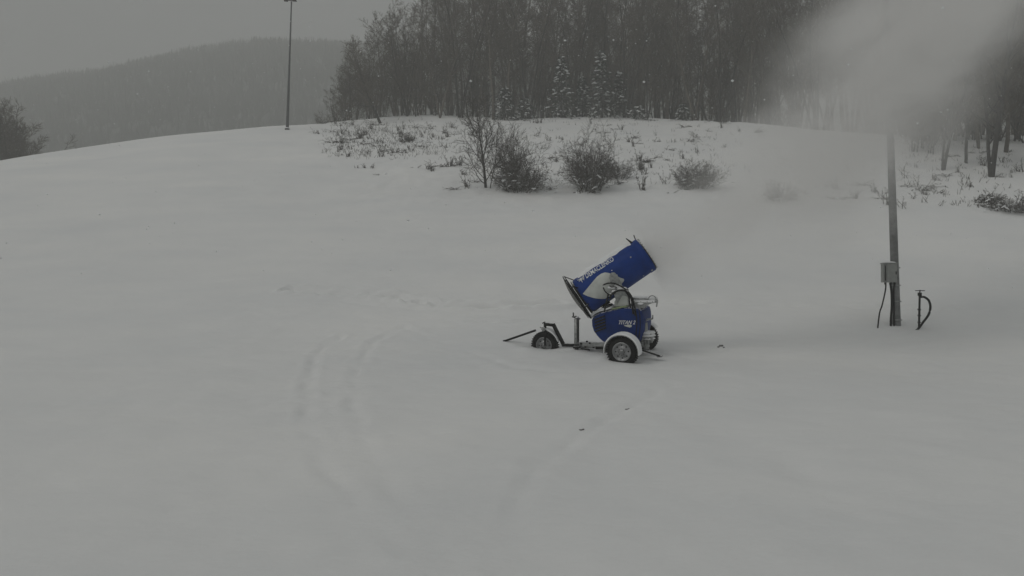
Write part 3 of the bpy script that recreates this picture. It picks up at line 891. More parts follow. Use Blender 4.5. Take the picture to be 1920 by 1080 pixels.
# wheels ---------------------------------------------------------
def wheel(hub, name='wheel', width=0.20, side=-1):
    ty = MB()
    prof = [(-width / 2 + .02, WR * .60), (-width / 2, WR * .68), (-width / 2, WR * .84), (-width / 2 + .02, WR * .94), (-width / 2 + .045, WR), (width / 2 - .045, WR),
            (width / 2 - .02, WR * .94), (width / 2, WR * .84), (width / 2, WR * .68), (width / 2 - .02, WR * .60)]
    ty.lathe(hub, Vv, prof, 40, ref=W)
    for k in range(36):                              # tread lugs
        t = 2 * math.pi * k / 36
        rad = U * math.cos(t) + W * math.sin(t); tan = -U * math.sin(t) + W * math.cos(t)
        for sd in (-1, 1):
            ty.box(hub + rad * (WR + .004) + Vv * sd * width * .27, tan, Vv, rad, .026, width * .36, .018)
    w = B(ty, name, 'rubber')
    rm = MB()
    s = side
    rm.lathe(hub, Vv * s, [(width / 2 - .015, WR * .63), (width / 2 + .004, WR * .60), (width / 2 - .01, WR * .55), (width / 2 - .05, WR * .50), (width / 2 - .05, WR * .34), (width / 2 - .02, WR * .26), (width / 2 - .015, WR * .13), (width / 2 + .02, WR * .11), (width / 2 + .02, 0.001)], 28, ref=W)
    rm.lathe(hub, -Vv * s, [(width / 2 - .02, WR * .61), (width / 2 - .08, WR * .5), (width / 2 - .08, 0.001)], 20, ref=W)
    B(rm, 'rim', 'rim', w)
    bo = MB()
    for k in range(8):
        t = 2 * math.pi * k / 8
        rad = U * math.cos(t) + W * math.sin(t)
        bo.lathe(hub + rad * WR * .42 + Vv * s * (width / 2 - .055), Vv * s, [(0, .017), (.006, .017), (.006, .001)], 8)
        bo.lathe(hub + rad * WR * .20 + Vv * s * (width / 2 - .02), Vv * s, [(0, .010), (.02, .010), (.02, .001)], 6)
    B(bo, 'hub_holes', 'black', w)
    return w
wheel(near_hub); wheel(far_hub, side=-1); wheel(front_hub, width=0.17)

def fender(hub, r0, a0, a1, width, snow_t, name='mudguard', m='galv'):
    f, s = MB(), MB()
    n = 18
    def ring(r, y0, y1):
        out = []
        for k in range(n + 1):
            t = a0 + (a1 - a0) * k / n
            rad = U * math.cos(t) + W * math.sin(t)
            out.append((hub + rad * r + Vv * y0, hub + rad * r + Vv * y1))
        return out
    def shell(mb, r_in, r_out_fn, y0, y1):
        vs, fs = [], []
        for k in range(n + 1):
            t = a0 + (a1 - a0) * k / n
            rad = U * math.cos(t) + W * math.sin(t)
            ro = r_out_fn(t)
            for r, y in ((r_in, y0), (ro, y0 + (ro - r_in) * .35), (ro, y1 - (ro - r_in) * .35), (r_in, y1)):
                vs.append(hub + rad * r + Vv * y)
        for k in range(n):
            for j in range(4):
                j2 = (j + 1) % 4
                fs.append((k * 4 + j, k * 4 + j2, k * 4 + 4 + j2, k * 4 + 4 + j))
        fs += [(0, 1, 2, 3), (n * 4 + 3, n * 4 + 2, n * 4 + 1, n * 4)]
        mb.add(vs, fs, False)
    shell(f, r0, lambda t: r0 + .015, -width / 2, width / 2)
    fo = B(f, name, m)
    if snow_t > 0:
        shell(s, r0 + .017, lambda t: r0 + .022 + snow_t * max(0.12, math.sin(t)) ** .7, -width / 2 - .005, width / 2)
        tag(B(s, 'snow_cover', 'snowcap', fo), kind='stuff')
fender(near_hub, .350, R(-12), R(182), .27, .028)
fender(far_hub, .362, R(35), R(165), .24, .022, m='black')
fender(front_hub, .362, R(15), R(88), .22, .03, m='black')

# axle, chassis, drawbar ------------------------------------------
c = MB(); c.tube([near_hub + Vv * .08, far_hub - Vv * .08], .035, 10); B(c, 'axle', 'black')
c = MB()
beamp = [L(1215, 652, 0), L(1120, 650.5, 0), L(1081, 647.3, 0), L(1057, 646.8, 0), L(1038, 609.5, 0), L(1021, 607.5, 0)]
for i in range(len(beamp) - 1):
    d = unit(beamp[i + 1] - beamp[i])
    wd = .10 if i < 1 else .075
    c.bar(beamp[i] - d * .02, beamp[i + 1] + d * (.03 if i < 4 else 0), wd, wd if i < 1 else .07, up=W if abs(d @ W) < .5 else U)
B(c, 'drawbar', 'black')
c = MB()
for v in (-.34, .34):
    c.bar(L(1206, 646, v), L(1092, 645.5, v) if v < 0 else L(1092, 645.5, v), .06, .085, up=W)
for px in (1093, 1130, 1200):
    c.bar(L(px, 646, -.34), L(px, 646, .34), .06, .06, up=W)
c.bar(L(1088, 646, 0) , L(1118, 647, 0), .15, .13, up=W)
c.bar(L(1150, 652, -.6), L(1185, 652, -.6), .05, .05, up=W)
B(c, 'chassis', 'galv')
c = MB()
for px, py in ((1090, 644), (1098, 650), (1106, 643), (1113, 651), (1101, 640)):
    p = L(px, py, -.38); c.tube([p, p + Vv * -.03], .022, 8)
c.bar(L(1089, 655, -.1), L(1106, 657, -.1), .02, .05, up=W)
B(c, 'chassis_bolts', 'black')
# hitch, eye and the loose tow bar lying in the snow
c = MB()
c.tube([L(1022, 606, 0), L(1022, 620, 0)], .035, 10)
c.bar(L(1021, 604, 0), L(1018, 606, 0), .10, .02, up=U)
for v in (-.125, .125):
    c.bar(L(1022, 620, v), L(1022, 648, v), .05, .02, up=Vv)
c.bar(L(1022, 619.5, -.14), L(1022, 619.5, .14), .06, .03, up=W)
B(c, 'wheel_fork', 'black')
c = MB()
eye = L(1019, 617, -.15)
pts = [eye + (U * math.cos(t) + W * math.sin(t)) * .042 for t in np.linspace(0, 2 * math.pi, 13)]
c.tube(pts, .013, 6)
c.tube([L(1019, 615, -.15), L(1013.5, 614.5, -.15), L(1012.6, 612.8, -.15)], .014, 6)
c.tube([eye, L(1020, 617, 0)], .014, 6)
B(c, 'coupling_eye', 'galv')
c = MB()
ta, tb = L(1004.4, 619.3, -.10), L(945.5, 639.8, -.25)
c.bar(ta, tb, .055, .05)
c.tube([tb + U * .03, tb - U * .03], .03, 8)
B(c, 'tow_bar', 'black')
MB_z = float(hz(tb[0], tb[1])); print('towbar end above snow', tb[2] - MB_z, tb)

# front jack ---------------------------------------------------------
c = MB()
jt, jb = L(1081, 597.5, -.20), L(1081, 641, -.20)
jd = unit(jt - jb)
c.tube([jb - jd * .05, jt], .055, 14)
fj = B(c, 'front_jack', 'galv')
c = MB(); c.bar(L(1084.2, 598, -.25), L(1084.2, 641, -.25), .03, .035, up=U); c.tube([L(1081, 650, -.2), L(1081, 659, -.2)], [.045, .05], 10)
c.bar(L(1075.5, 651, -.2), L(1087, 651, -.2), .08, .05, up=W)
B(c, 'jack_rack', 'black', fj)
c = MB(); c.bar(L(1073.5, 593.5, -.2), L(1087.5, 598, -.2), .08, .022, up=W); c.tube([L(1075, 595, -.2), L(1075, 586, -.2)], .014, 8); c.ball(L(1079.5, 594, -.2), U * .035, Vv * .035, W * .03)
B(c, 'jack_crank', 'black', fj)
c = MB(); c.ball(L(1082, 596, -.2) + W * .01, U * .05, Vv * .05, W * .025); tag(B(c, 'snow_cover', 'snowcap', fj), kind='stuff')

# stabiliser leg at the rear
c = MB(); c.bar(L(1192, 652.5, -.62), L(1237, 667.5, -.45), .075, .035); c.box(L(1237, 668, -.45), U, Vv, W, .10, .14, .015)
B(c, 'stabiliser_leg', 'black')

# blue housing --------------------------------------------------------
z3 = lambda a, b: (1060 + a / 6.747, 530 + b / 6.747)
outl = [(330, 470), (345, 435), (385, 400), (450, 372), (530, 350), (620, 330), (700, 312), (780, 303), (860, 305), (930, 322), (968, 350), (984, 410), (990, 500), (985, 600), (968, 680), (945, 745), (900, 775), (800, 790), (680, 790), (560, 775), (480, 750), (435, 712), (395, 665), (355, 610), (335, 545)]
def ring_at(outline, v, sc_, vref=-.42):
    P = np.array([L(*z3(*p), vref) for p in outline])
    cen = P.mean(0)
    return [cen + (p - cen) * sc_ + Vv * (v - vref) for p in P]
c = MB()
c.loft([ring_at(outl, v, s) for v, s in ((-.50, .86), (-.485, .92), (-.45, .965), (-.38, .99), (-.2, 1.0), (.1, 1.0), (.3, .99), (.42, .955), (.5, .86))])
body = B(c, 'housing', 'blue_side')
# louvres pressed into the front shoulder
c = MB()
for i in range(5):
    a0 = L(*z3(368 + i * 2, 470 + i * 38), -.515); a1 = L(*z3(500 + i * 3, 420 + i * 38), -.52)
    c.bar(a0, a1, .03, .022, up=Vv)
B(c, 'louvre_slats', 'black', body)
# snow lying on the shoulder of the housing
c = MB()
sh = [(318, 452), (340, 425), (382, 390), (450, 360), (530, 338), (600, 322), (600, 300), (520, 310), (440, 330), (370, 360), (325, 395), (312, 430)]
c.loft([ring_at(sh, v, s) for v, s in ((-.44, .85), (-.40, 1.0), (0, 1.0), (.36, 1.0), (.42, .85))])
tag(B(c, 'snow_cover', 'snowcap', body), kind='stuff')
c = MB()
c.loft([ring_at([(600, 322), (700, 300), (790, 290), (790, 302), (700, 316), (600, 336)], v, s) for v, s in ((-.50, .97), (-.47, 1.0), (-.30, 1.0))])
B(c, 'trim_band', 'green', body)
c = MB()    # dark seams of the rear cover
for pts in ([(880, 320), (900, 420), (905, 520), (895, 640), (880, 740)], [(930, 335), (945, 430), (948, 560), (930, 700)]):
    c.tube([L(*z3(*p), -.505) for p in pts], .010, 6)
B(c, 'cover_seam', 'black', body)

# text ------------------------------------------------------------------
def text_mesh(body_, bold=0.0, extrude=0.01):
    cu = bpy.data.curves.new('t', 'FONT'); cu.body = body_; cu.size = 1.0; cu.offset = bold; cu.extrude = extrude; cu.resolution_u = 3
    ob = bpy.data.objects.new('t', cu); COL.objects.link(ob)
    dg = bpy.context.evaluated_depsgraph_get()
    me = bpy.data.meshes.new_from_object(ob.evaluated_get(dg))
    v = np.array([p.co[:] for p in me.vertices]); f = [tuple(p.vertices) for p in me.polygons]
    bpy.data.objects.remove(ob); bpy.data.meshes.remove(me); bpy.data.curves.remove(cu)
    v[:, 0] -= v[:, 0].min(); v[:, 0] /= v[:, 0].max()
    v[:, 1] -= v[:, 1].min(); v[:, 1] /= v[:, 1].max()
    return v, f

tv, tf = text_mesh('TITAN 2', 0.02)
c = MB()
a, b_ = L(*z3(665, 527), -.505), L(*z3(880, 527), -.505)
upv = L(*z3(668, 478), -.505) - L(*z3(665, 527), -.505)
c.add([a + (b_ - a) * (p[0] + .06 * p[1]) + upv * p[1] - Vv * (.002 + .004 * (p[2] > 0)) for p in tv], tf)
B(c, 'model_lettering', 'white', body)
c = MB()
sw = [(738, 542), (780, 532), (820, 530), (842, 540), (838, 560), (815, 566), (775, 556)]
P = [L(*z3(*p), -.503) for p in sw]
c.loft([[p for p in P], [p - Vv * .012 for p in P]], smooth=False)
B(c, 'swoosh_mark', 'panel', body)

# turbine barrel ----------------------------------------------------------
BY = 13.72
Bc = at(1151, 517, BY)
ray = unit(V((1151 - 960) / FPX, 1, 0))
hor = unit(V(ray[1], -ray[0], 0))
EL = R(33.9)
A = unit(hor * math.cos(EL) + V(0, 0, 1) * math.sin(EL))
S = unit(np.cross(A, V(0, 0, 1)) if False else -ray + A * (ray @ A))       # towards the camera side
N = np.cross(S, A)
if N[2] < 0: N = -N
pxm = FPX / BY     # pixels per metre there
HL = 142 / pxm / 2
Rb0, Rb1 = 36.0 / pxm, 33.0 / pxm
def rad_at(t):     # t metres from the middle
    k = (t + HL) / (2 * HL)
    return Rb0 + (Rb1 - Rb0) * k
def bp(t, phi, r):
    return Bc + A * t + (S * math.cos(phi) + N * math.sin(phi)) * r
c = MB()
prof = [(-HL + .10, .02), (-HL + .10, Rb0 * .80), (-HL, Rb0 * .84), (-HL, Rb0 * .90), (-HL + .03, Rb0 * .97), (-HL + .09, Rb0)]
prof += [(t, rad_at(t)) for t in np.linspace(-HL + .2, HL - .14, 6)]
prof += [(HL - .135, Rb1 + .012), (HL - .01, Rb1 + .012), (HL, Rb1), (HL, Rb1 - .03), (HL - .12, Rb1 - .06), (-HL + .3, Rb0 * .8)]
c.lathe(Bc, A, prof, 64, ref=N)
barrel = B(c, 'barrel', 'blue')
# dark core with fan inside the mouth
c = MB()
c.lathe(Bc, A, [(HL - .25, .02), (HL - .25, Rb1 * .8), (HL - .05, Rb1 * .86)], 40, ref=N)
c.lathe(Bc, A, [(-HL, .10), (HL - .10, .12), (HL - .02, .02)], 16, ref=N)
B(c, 'barrel_core', 'black', barrel)
# intake ring with its grille
ri = 47.0 / pxm
Ci = Bc - A * (HL + .09) + N * .055
tilt = R(-1.5)
Ai = unit(A * math.cos(tilt) + S * math.sin(tilt) * 1.0)
c = MB()
pr = [(-.01 + .022 * math.cos(t), ri + .016 * math.sin(t)) for t in np.linspace(0, 2 * math.pi, 9)]
c.lathe(Ci, Ai, pr, 56, ref=N)
ring = B(c, 'intake_ring', 'black', barrel)
c = MB()
ga, gb = frame_of(Ai, N)
def dome(r): return -.08 * (1 - (r / ri) ** 2) - .02
for k in range(28):
    t = 2 * math.pi * k / 28
    dr = ga * math.cos(t) + gb * math.sin(t)
    c.tube([Ci + dr * r + Ai * dome(r) for r in (.10, .3, .45, ri)], .006, 4, caps=False)
for r in np.linspace(.08, ri * .97, 9):
    c.lathe(Ci, Ai, [(dome(r), r - .005), (dome(r) - .008, r), (dome(r), r + .005)], 40, ref=N)
B(c, 'intake_grille', 'grille', barrel)
c = MB()      # bell mouth between ring and barrel
c.lathe(Bc - A * HL, A, [(.01, Rb0 * .90), (-.03, Rb0 * .96), (-.035, Rb0 * .99), (-.02, Rb0), (.01, Rb0 * .96)], 48, ref=N)
for k in range(6):
    t = 2 * math.pi * (k + .5) / 6
    dr = S * math.cos(t) + N * math.sin(t)
    c.tube([Ci + dr * ri, Bc - A * (HL - .05) + dr * Rb0 * .97], .012, 6)
B(c, 'bell_mouth', 'black', barrel)
c = MB()      # rime packed on the ring
c.lathe(Ci - Ai * .03, Ai, [(-.02, ri - .10), (-.035, ri - .05), (-.02, ri - .005)], 30, ref=N, a0=R(150), a1=R(390))
tag(B(c, 'rime', 'grille', barrel), kind='stuff')
# nozzle ring and its jets
c = MB()
c.lathe(Bc, A, [(HL - .005, Rb1 - .05), (HL + .02, Rb1 - .045), (HL + .022, Rb1 - .01), (HL - .002, Rb1 + .004)], 56, ref=N)
nr = B(c, 'nozzle_ring', 'black', barrel)
for k in range(30):
    t = 2 * math.pi * k / 30
    c = MB(); p = bp(HL + .02, t, Rb1 - .02)
    c.tube([p, p + A * .03], [.014, .009], 6)
    B(c, 'nozzle', 'galv', nr)
c = MB()
p0 = bp(HL - .145, R(82), Rb1 - .01)
c.loft([[p0, p0 + A * .05, p0 + N * .15 - A * .015, p0 + N * .16 - A * .03], [q + S * .09 for q in (p0, p0 + A * .05, p0 + N * .15 - A * .015, p0 + N * .16 - A * .03)]], False)
p1 = bp(HL - .01, R(88), Rb1)
c.tube([p1, p1 + N * .07 - A * .0 + V(0, 0, .05)], .011, 6)
B(c, 'sensor_fin', 'black', barrel)
c = MB()
for t, phi, r in ((HL - .10, R(-62), .026), (HL - .32, R(-64), .014), (HL - .33, R(18), .018), (-HL + .62, R(-45), .012)):
    p = bp(t, phi, rad_at(t) + (.014 if r > .02 else .002)); nn = S * math.cos(phi) + N * math.sin(phi)
    c.lathe(p, nn, [(0, r), (.008, r * .9), (.012, .001)], 10)
B(c, 'rivet', 'galv', barrel)

def on_barrel(px, py, lift=.004):
    """(picture offset from the barrel axis) -> point on the barrel skin"""
    ax, ay = math.cos(EL), -math.sin(EL)
    dx, dy = px - 1151, py - 517
    al = (dx * ax + dy * ay) / pxm
    up = (dx * ay * 1.0 - dy * ax) / pxm * 1.0
    up = (-dy * ax + dx * ay) / pxm
    r = rad_at(al)
    phi = math.asin(max(-.99, min(.99, up / r)))
    return al, phi
tv, tf = text_mesh('DEMACLENKO', 0.012)
c = MB()
t0 = -HL + 27 / pxm; t1 = -HL + 87 / pxm
ph0, ph1 = R(40), R(63)
vs = []
for p in tv:
    al = t0 + (t1 - t0) * (p[0] + .015 * p[1]); ph = ph0 + (ph1 - ph0) * p[1]
    vs.append(bp(al, ph, rad_at(al) + .004 + .004 * (p[2] > 0)))
c.add(vs, tf)
B(c, 'maker_lettering', 'white', barrel)
c = MB()      # star-shaped mark before the lettering
ct, cp = -HL + 17 / pxm, R(50)
for k, ln in enumerate((.10, .075, .09, .07, .10, .08)):
    t = 2 * math.pi * k / 6 + .5
    q = [bp(ct, cp, rad_at(ct) + .008), bp(ct + ln * math.cos(t), cp + ln * math.sin(t) / Rb0, rad_at(ct) + .008)]
    c.tube(q, [.014, .008], 5)
c.tube([bp(ct + .05, cp - .17, rad_at(ct) + .008), bp(ct + .10, cp + .2, rad_at(ct) + .008)], .009, 5)
B(c, 'emblem', 'white', barrel)
# white side panel, curved over the skin
z2 = lambda a, b: (1040 + a / 6.355, 430 + b / 6.355)
poly = [on_barrel(*z2(*p)) for p in [(348, 768), (400, 705), (470, 620), (515, 568), (560, 535), (605, 520), (650, 527), (710, 550), (765, 574), (815, 592), (822, 603), (812, 625), (785, 655), (740, 700), (690, 745), (655, 790), (600, 822), (540, 822), (480, 815), (400, 792)]]
bm = bmesh.new()
bm.faces.new([bm.verts.new((a, b, 0)) for a, b in poly])
bmesh.ops.triangulate(bm, faces=bm.faces)
bmesh.ops.subdivide_edges(bm, edges=bm.edges, cuts=4, use_grid_fill=True)
c = MB()
for lift in (.003, .012):
    c.add([bp(v.co.x, v.co.y, rad_at(v.co.x) + lift) for v in bm.verts], [tuple(v.index for v in f.verts) for f in (bm.verts.index_update() or bm.faces)], True)
bm.free()
B(c, 'side_panel', 'panel', barrel)
# snow ridge on the barrel's back
c = MB()
vs, fs = [], []
nt_, nph = 40, 9
tt = np.linspace(-HL + .16, HL - .16, nt_)
for i, t in enumerate(tt):
    endf = min(1, i / 3, (nt_ - 1 - i) / 3)
    for j in range(nph):
        f = j / (nph - 1)
        lo = R(66) + R(6) * float(vnoise(t * 7, 0, 41)); hi = R(118)
        ph = lo + (hi - lo) * f
        lift = .002 + endf * .06 * math.sin(math.pi * f) ** .5 * (.8 + .5 * float(vnoise(t * 5, f * 3, 42)))
        vs.append(bp(t, ph, rad_at(t) + lift))
for i in range(nt_ - 1):
    for j in range(nph - 1):
        fs.append((i * nph + j, i * nph + j + 1, (i + 1) * nph + j + 1, (i + 1) * nph + j))
c.add(vs, fs, True)
tag(B(c, 'snow_cover', 'snowcap', barrel, normals=False), kind='stuff')

# yoke that carries the barrel -------------------------------------------
piv = bp(-.05, R(-10), 0)
for sgn in (-1, 1):
    c = MB()
    off = -S * sgn * (Rb0 + .045) * -1
    top = Bc - A * .02 + S * sgn * -1 * -(Rb0 + .05)
    base = L(1172, 577, 0) + S * sgn * .30 * 1
    side = top
    w1 = unit(np.cross(side - base, S))
    c.loft([[base + w1 * .15 - S * .03, base - w1 * .15 - S * .03, base - w1 * .15 + S * .03, base + w1 * .15 + S * .03],
            [side + w1 * .09 - S * .025, side - w1 * .09 - S * .025, side - w1 * .09 + S * .025, side + w1 * .09 + S * .025]], False)
    c.lathe(side - S * .03, S, [(0, .001), (0, .075), (.05, .075), (.05, .001)], 24, smooth=False)
    yoke = B(c, 'yoke_arm', 'galv')
c = MB()
c.lathe(L(1168, 582, 0) - W * .04, W, [(0, .001), (0, .30), (.07, .30), (.10, .24), (.13, .23), (.13, .001)], 28)
c.bar(L(1172, 577, 0) - S * .33, L(1172, 577, 0) + S * .33, .26, .08, up=W)
B(c, 'turntable', 'galv')
c = MB()     # pale plate added in place of the snow seen through the hose arch
pl = [(612, 245), (645, 195), (700, 165), (745, 165), (785, 190), (795, 290), (700, 302), (622, 306)]
c.loft([ring_at(pl, v, s) for v, s in ((-.40, .94), (-.38, 1.0), (-.22, 1.0))], False)
B(c, 'arch_snow_plate', 'panel')
c = MB()     # snow packed on the yoke
for (a, b, rr) in ((600, 60, .10), (660, 45, .12), (700, 80, .12), (620, 110, .10), (560, 60, .08), (740, 75, .10), (580, 145, .08)):
    c.ball(L(*z3(a, b), -.50), U * rr * .7, Vv * .04, W * rr * .38, 9, 6)
tag(B(c, 'snow_cover', 'snowcap', yoke), kind='stuff')
# hydraulic ram
c = MB(); c.tube([L(*z3(470, 300), -.3), L(*z3(590, 270), -.3)], .022, 8); c.tube([L(*z3(450, 300), -.3), L(*z3(560, 240), -.3)], .03, 8); B(c, 'tilt_ram', 'black')

def spline(pts, n=6):
    pts = [np.asarray(p, float) for p in pts]
    P = [pts[0]] + pts + [pts[-1]]
    out = []
    for i in range(1, len(P) - 2):
        for k in range(n):
            t = k / n
            out.append(.5 * ((2 * P[i]) + (-P[i - 1] + P[i + 1]) * t + (2 * P[i - 1] - 5 * P[i] + 4 * P[i + 1] - P[i + 2]) * t * t + (-P[i - 1] + 3 * P[i] - 3 * P[i + 1] + P[i + 2]) * t ** 3))
    return out + [pts[-1]]
hoses = [
    ([(385, 190), (405, 110), (455, 45), (530, 10), (610, 8), (690, 38), (760, 80), (800, 95)], -.56, .016),
    ([(560, 205), (585, 150), (640, 112), (710, 95), (770, 110), (815, 160), (840, 230), (852, 330), (860, 400)], -.55, .022),
    ([(790, 110), (835, 170), (862, 250), (880, 330), (885, 420)], -.53, .018),
    ([(745, 60), (755, 100), (800, 175), (815, 260), (822, 320)], -.50, .016),
    ([(545, 140), (530, 200), (515, 260), (505, 310), (492, 370)], -.55, .018),
    ([(450, 300), (500, 318), (560, 298), (600, 270)], -.52, .014),
    ([(480, 60), (500, 105), (545, 145), (600, 150), (640, 120)], -.57, .013),
    ([(360, 70), (400, 80), (430, 78)], -.56, .010),
    ([(560, 40), (590, 55), (620, 50), (650, 62)], -.57, .012),
]
for pts, v, r in hoses:
    c = MB(); c.tube(spline([L(*z3(*p), v) for p in pts]), r, 7); B(c, 'hose', 'hose')

# rear hose rack ----------------------------------------------------------
c = MB()
for v in (-.40, -.10):
    gus = [(850, 238), (1160, 232), (1158, 252), (1090, 262), (1040, 285), (1000, 315), (970, 325), (925, 318), (880, 290)]
    c.loft([ring_at(gus, v, 1.0, v), ring_at(gus, v + .02, 1.0, v)], False)
for px in (880, 960, 1040, 1110, 1155):
    c.tube([L(*z3(px, 240), -.42), L(*z3(px, 240), -.06)], .018, 6)
c.tube([L(*z3(860, 202), -.42), L(*z3(1055, 207), -.42)], .018, 8)
c.tube([L(*z3(860, 202), -.42), L(*z3(855, 240), -.42)], .018, 8)
c.tube(spline([L(*z3(*p), -.42) for p in [(1140, 205), (1162, 225), (1160, 260), (1153, 305)]]), .015, 7)
c.tube(spline([L(*z3(*p), -.42) for p in [(1050, 205), (1065, 180), (1095, 163), (1130, 175), (1150, 210)]]), .011, 6)
rack = B(c, 'hose_rack', 'galv')
c = MB()
c.bar(L(*z3(870, 222), -.25), L(*z3(1150, 226), -.25), .34, .05, up=W)
c.ball(L(*z3(1095, 200), -.25), U * .13, Vv * .15, W * .07); c.ball(L(*z3(960, 186), -.3), U * .22, Vv * .08, W * .035); c.ball(L(*z3(950, 266), -.415), U * .07, Vv * .02, W * .025)
tag(B(c, 'snow_cover', 'snowcap', rack), kind='stuff')
# rear post, crank, valve block -------------------------------------------
c = MB(); c.tube([L(1207, 580, -.05), L(1205, 640, -.05)], .05, 8); c.tube([L(1203, 577, -.3), L(1206, 612, -.3)], .022, 8); B(c, 'rear_post', 'black')
c = MB(); c.tube([L(1210, 605, -.2), L(1211, 655, -.2)], .05, 12); c.tube([L(1211, 640, -.2), L(1212, 655, -.2)], .06, 12)
rj = B(c, 'rear_jack', 'galv')
c = MB(); c.tube(spline([L(*z3(*p), -.2) for p in [(1000, 520), (1005, 490), (1040, 468), (1100, 458)]], 3), .022, 7); c.tube([L(*z3(1106, 462), -.2), L(*z3(1106, 408), -.2)], .014, 7)
B(c, 'jack_crank', 'galv', rj)
c = MB()
c.bar(L(*z3(955, 655), -.1), L(*z3(1110, 655), -.1), .34, .12, up=W); c.bar(L(*z3(970, 720), -.1), L(*z3(1100, 720), -.1), .3, .10, up=W)
for px in (970, 1010, 1050, 1090):
    c.tube([L(*z3(px, 690), -.28), L(*z3(px, 760), -.28)], .026, 8)
c.tube([L(*z3(960, 800), -.2), L(*z3(1060, 790), -.2)], .04, 8)
vb = B(c, 'valve_block', 'galv')
c = MB()
c.ball(L(*z3(1035, 632), -.15), U * .19, Vv * .17, W * .045); c.ball(L(*z3(1040, 668), -.2), U * .19, Vv * .15, W * .04); c.ball(L(*z3(1050, 706), -.2), U * .16, Vv * .13, W * .03)
tag(B(c, 'snow_cover', 'snowcap', vb), kind='stuff')

# ------------------------------------------------------------------ power pole with cabinet, cable; hydrant with hose
PX, PY = (1682 - 960) / FPX * 16.5, 16.5
pz = sink(PX, PY)
MOUNT = V(PX, PY, pz)
base_z = float(at(1682, 607, 16.5)[2])
print('pole base: terrain', pz, 'photo', base_z)
c = MB()
top = V(PX - .40, PY, pz + 11.5)
c.tube([V(PX, PY, pz - .4), V(PX - .02, PY, pz + .05), (V(PX, PY, pz) + top) / 2, top], [.118, .106, .082, .055], 14)
pole_root = empty('utility_pole', (PX, PY, pz))
tag(pole_root, 'tall grey steel pole near the right edge, its top lost in blown snow', 'pole')
PI_ = Matrix.Translation(Vector((PX, PY, pz))).inverted()
c.build('mast', M['polewood'], pole_root, PI_)
c = MB()
for h in (.12, .62, 1.05, 1.52):
    cc = V(PX - .30 * h / 8.5, PY, pz + h)
    c.lathe(cc, V(0, 0, 1), [(0, .108), (0, .120), (.03, .120), (.03, .108)], 18)
c.build('clamp_band', M['galv'], pole_root, PI_)
bx = at(1667.5, 512, 16.35)
box_root = empty('electrical_cabinet', tuple(bx - V(0, 0, .26)))
tag(box_root, 'grey electrical cabinet strapped to the left side of the steel pole', 'electrical box')
BI = Matrix.Translation(Vector(tuple(bx - V(0, 0, .26)))).inverted()
ca = unit(V(math.cos(R(-14)), math.sin(R(-14)), 0)); cb = V(-ca[1], ca[0], 0); cu_ = V(0, 0, 1)
# cabinet body with a rounded outline, door proud of it
c = MB(); c.box(bx + cb * .03, ca, cb, cu_, .33, .20, .50)
c.box(bx + cb * .02 + cu_ * .262, ca, cb, cu_, .37, .24, .022)
c.build('cabinet_body', M['boxgrey'], box_root, BI)
c = MB(); c.box(bx - cb * .082 + ca * .035, ca, cb, cu_, .235, .02, .47); dd = c.build('door', M['boxgrey'], box_root, BI)
c = MB(); c.box(bx - cb * .10 + ca * .13, ca, cb, cu_, .02, .02, .08); c.build('handle', M['black'], dd, BI)
c = MB(); c.tube([bx - ca * .12 - cb * .08 + cu_ * .2, bx - ca * .12 - cb * .08 - cu_ * .2], .012, 6)
for k in (-.1, .04, .12):
    c.tube([bx + ca * k - cu_ * .25, bx + ca * k - cu_ * .31], .02, 8)
c.tube([bx + ca * .165 + cu_ * .15, MOUNT + V(-.05, -.09, bx[2] - pz + .15)], .015, 6); c.tube([bx + ca * .165 - cu_ * .12, MOUNT + V(-.05, -.09, bx[2] - pz - .12)], .015, 6)
c.build('fittings', M['black'], box_root, BI)
c = MB(); c.ball(bx + cu_ * .275 + cb * .02, ca * .17, cb * .11, cu_ * .04, 12, 6); tag(c.build('snow_cover', M['snowcap'], box_root, BI), kind='stuff')
# cables
def cable(name, pts, r, label, m='hose'):
    c = MB(); P = spline(pts); c.tube(P, r, 8)
    o = c.build(name, M[m], None, None, origin=tuple(P[-1])); tag(o, label, 'cable'); return o
def gp(px, py, dz=0.0, Y=16.4):
    x = (px - 960) / FPX * Y
    return V(x, Y, sink(x, Y, 0) + dz)
cable('power_cable', [at(1661, 530, 16.3), at(1660, 545, 16.25), at(1654, 572, 16.2), at(1649, 588, 16.2), gp(1645, 600, -.1, 16.2)], .018, 'black cable hanging free from the cabinet down into the snow')
cable('conduit_cable', [at(1669, 530, 16.35), at(1671.5, 548, 16.38), at(1672, 575, 16.4), at(1670.5, 597, 16.4), gp(1670, 606, -.15, 16.4)], .028, 'thick dark cable running down the left side of the pole foot')
cable('conduit_cable', [at(1678, 530, 16.36), at(1675.5, 545, 16.38), at(1676, 575, 16.4), gp(1676, 606, -.15, 16.4)], .022, 'thinner dark cable between the thick cable and the pole')

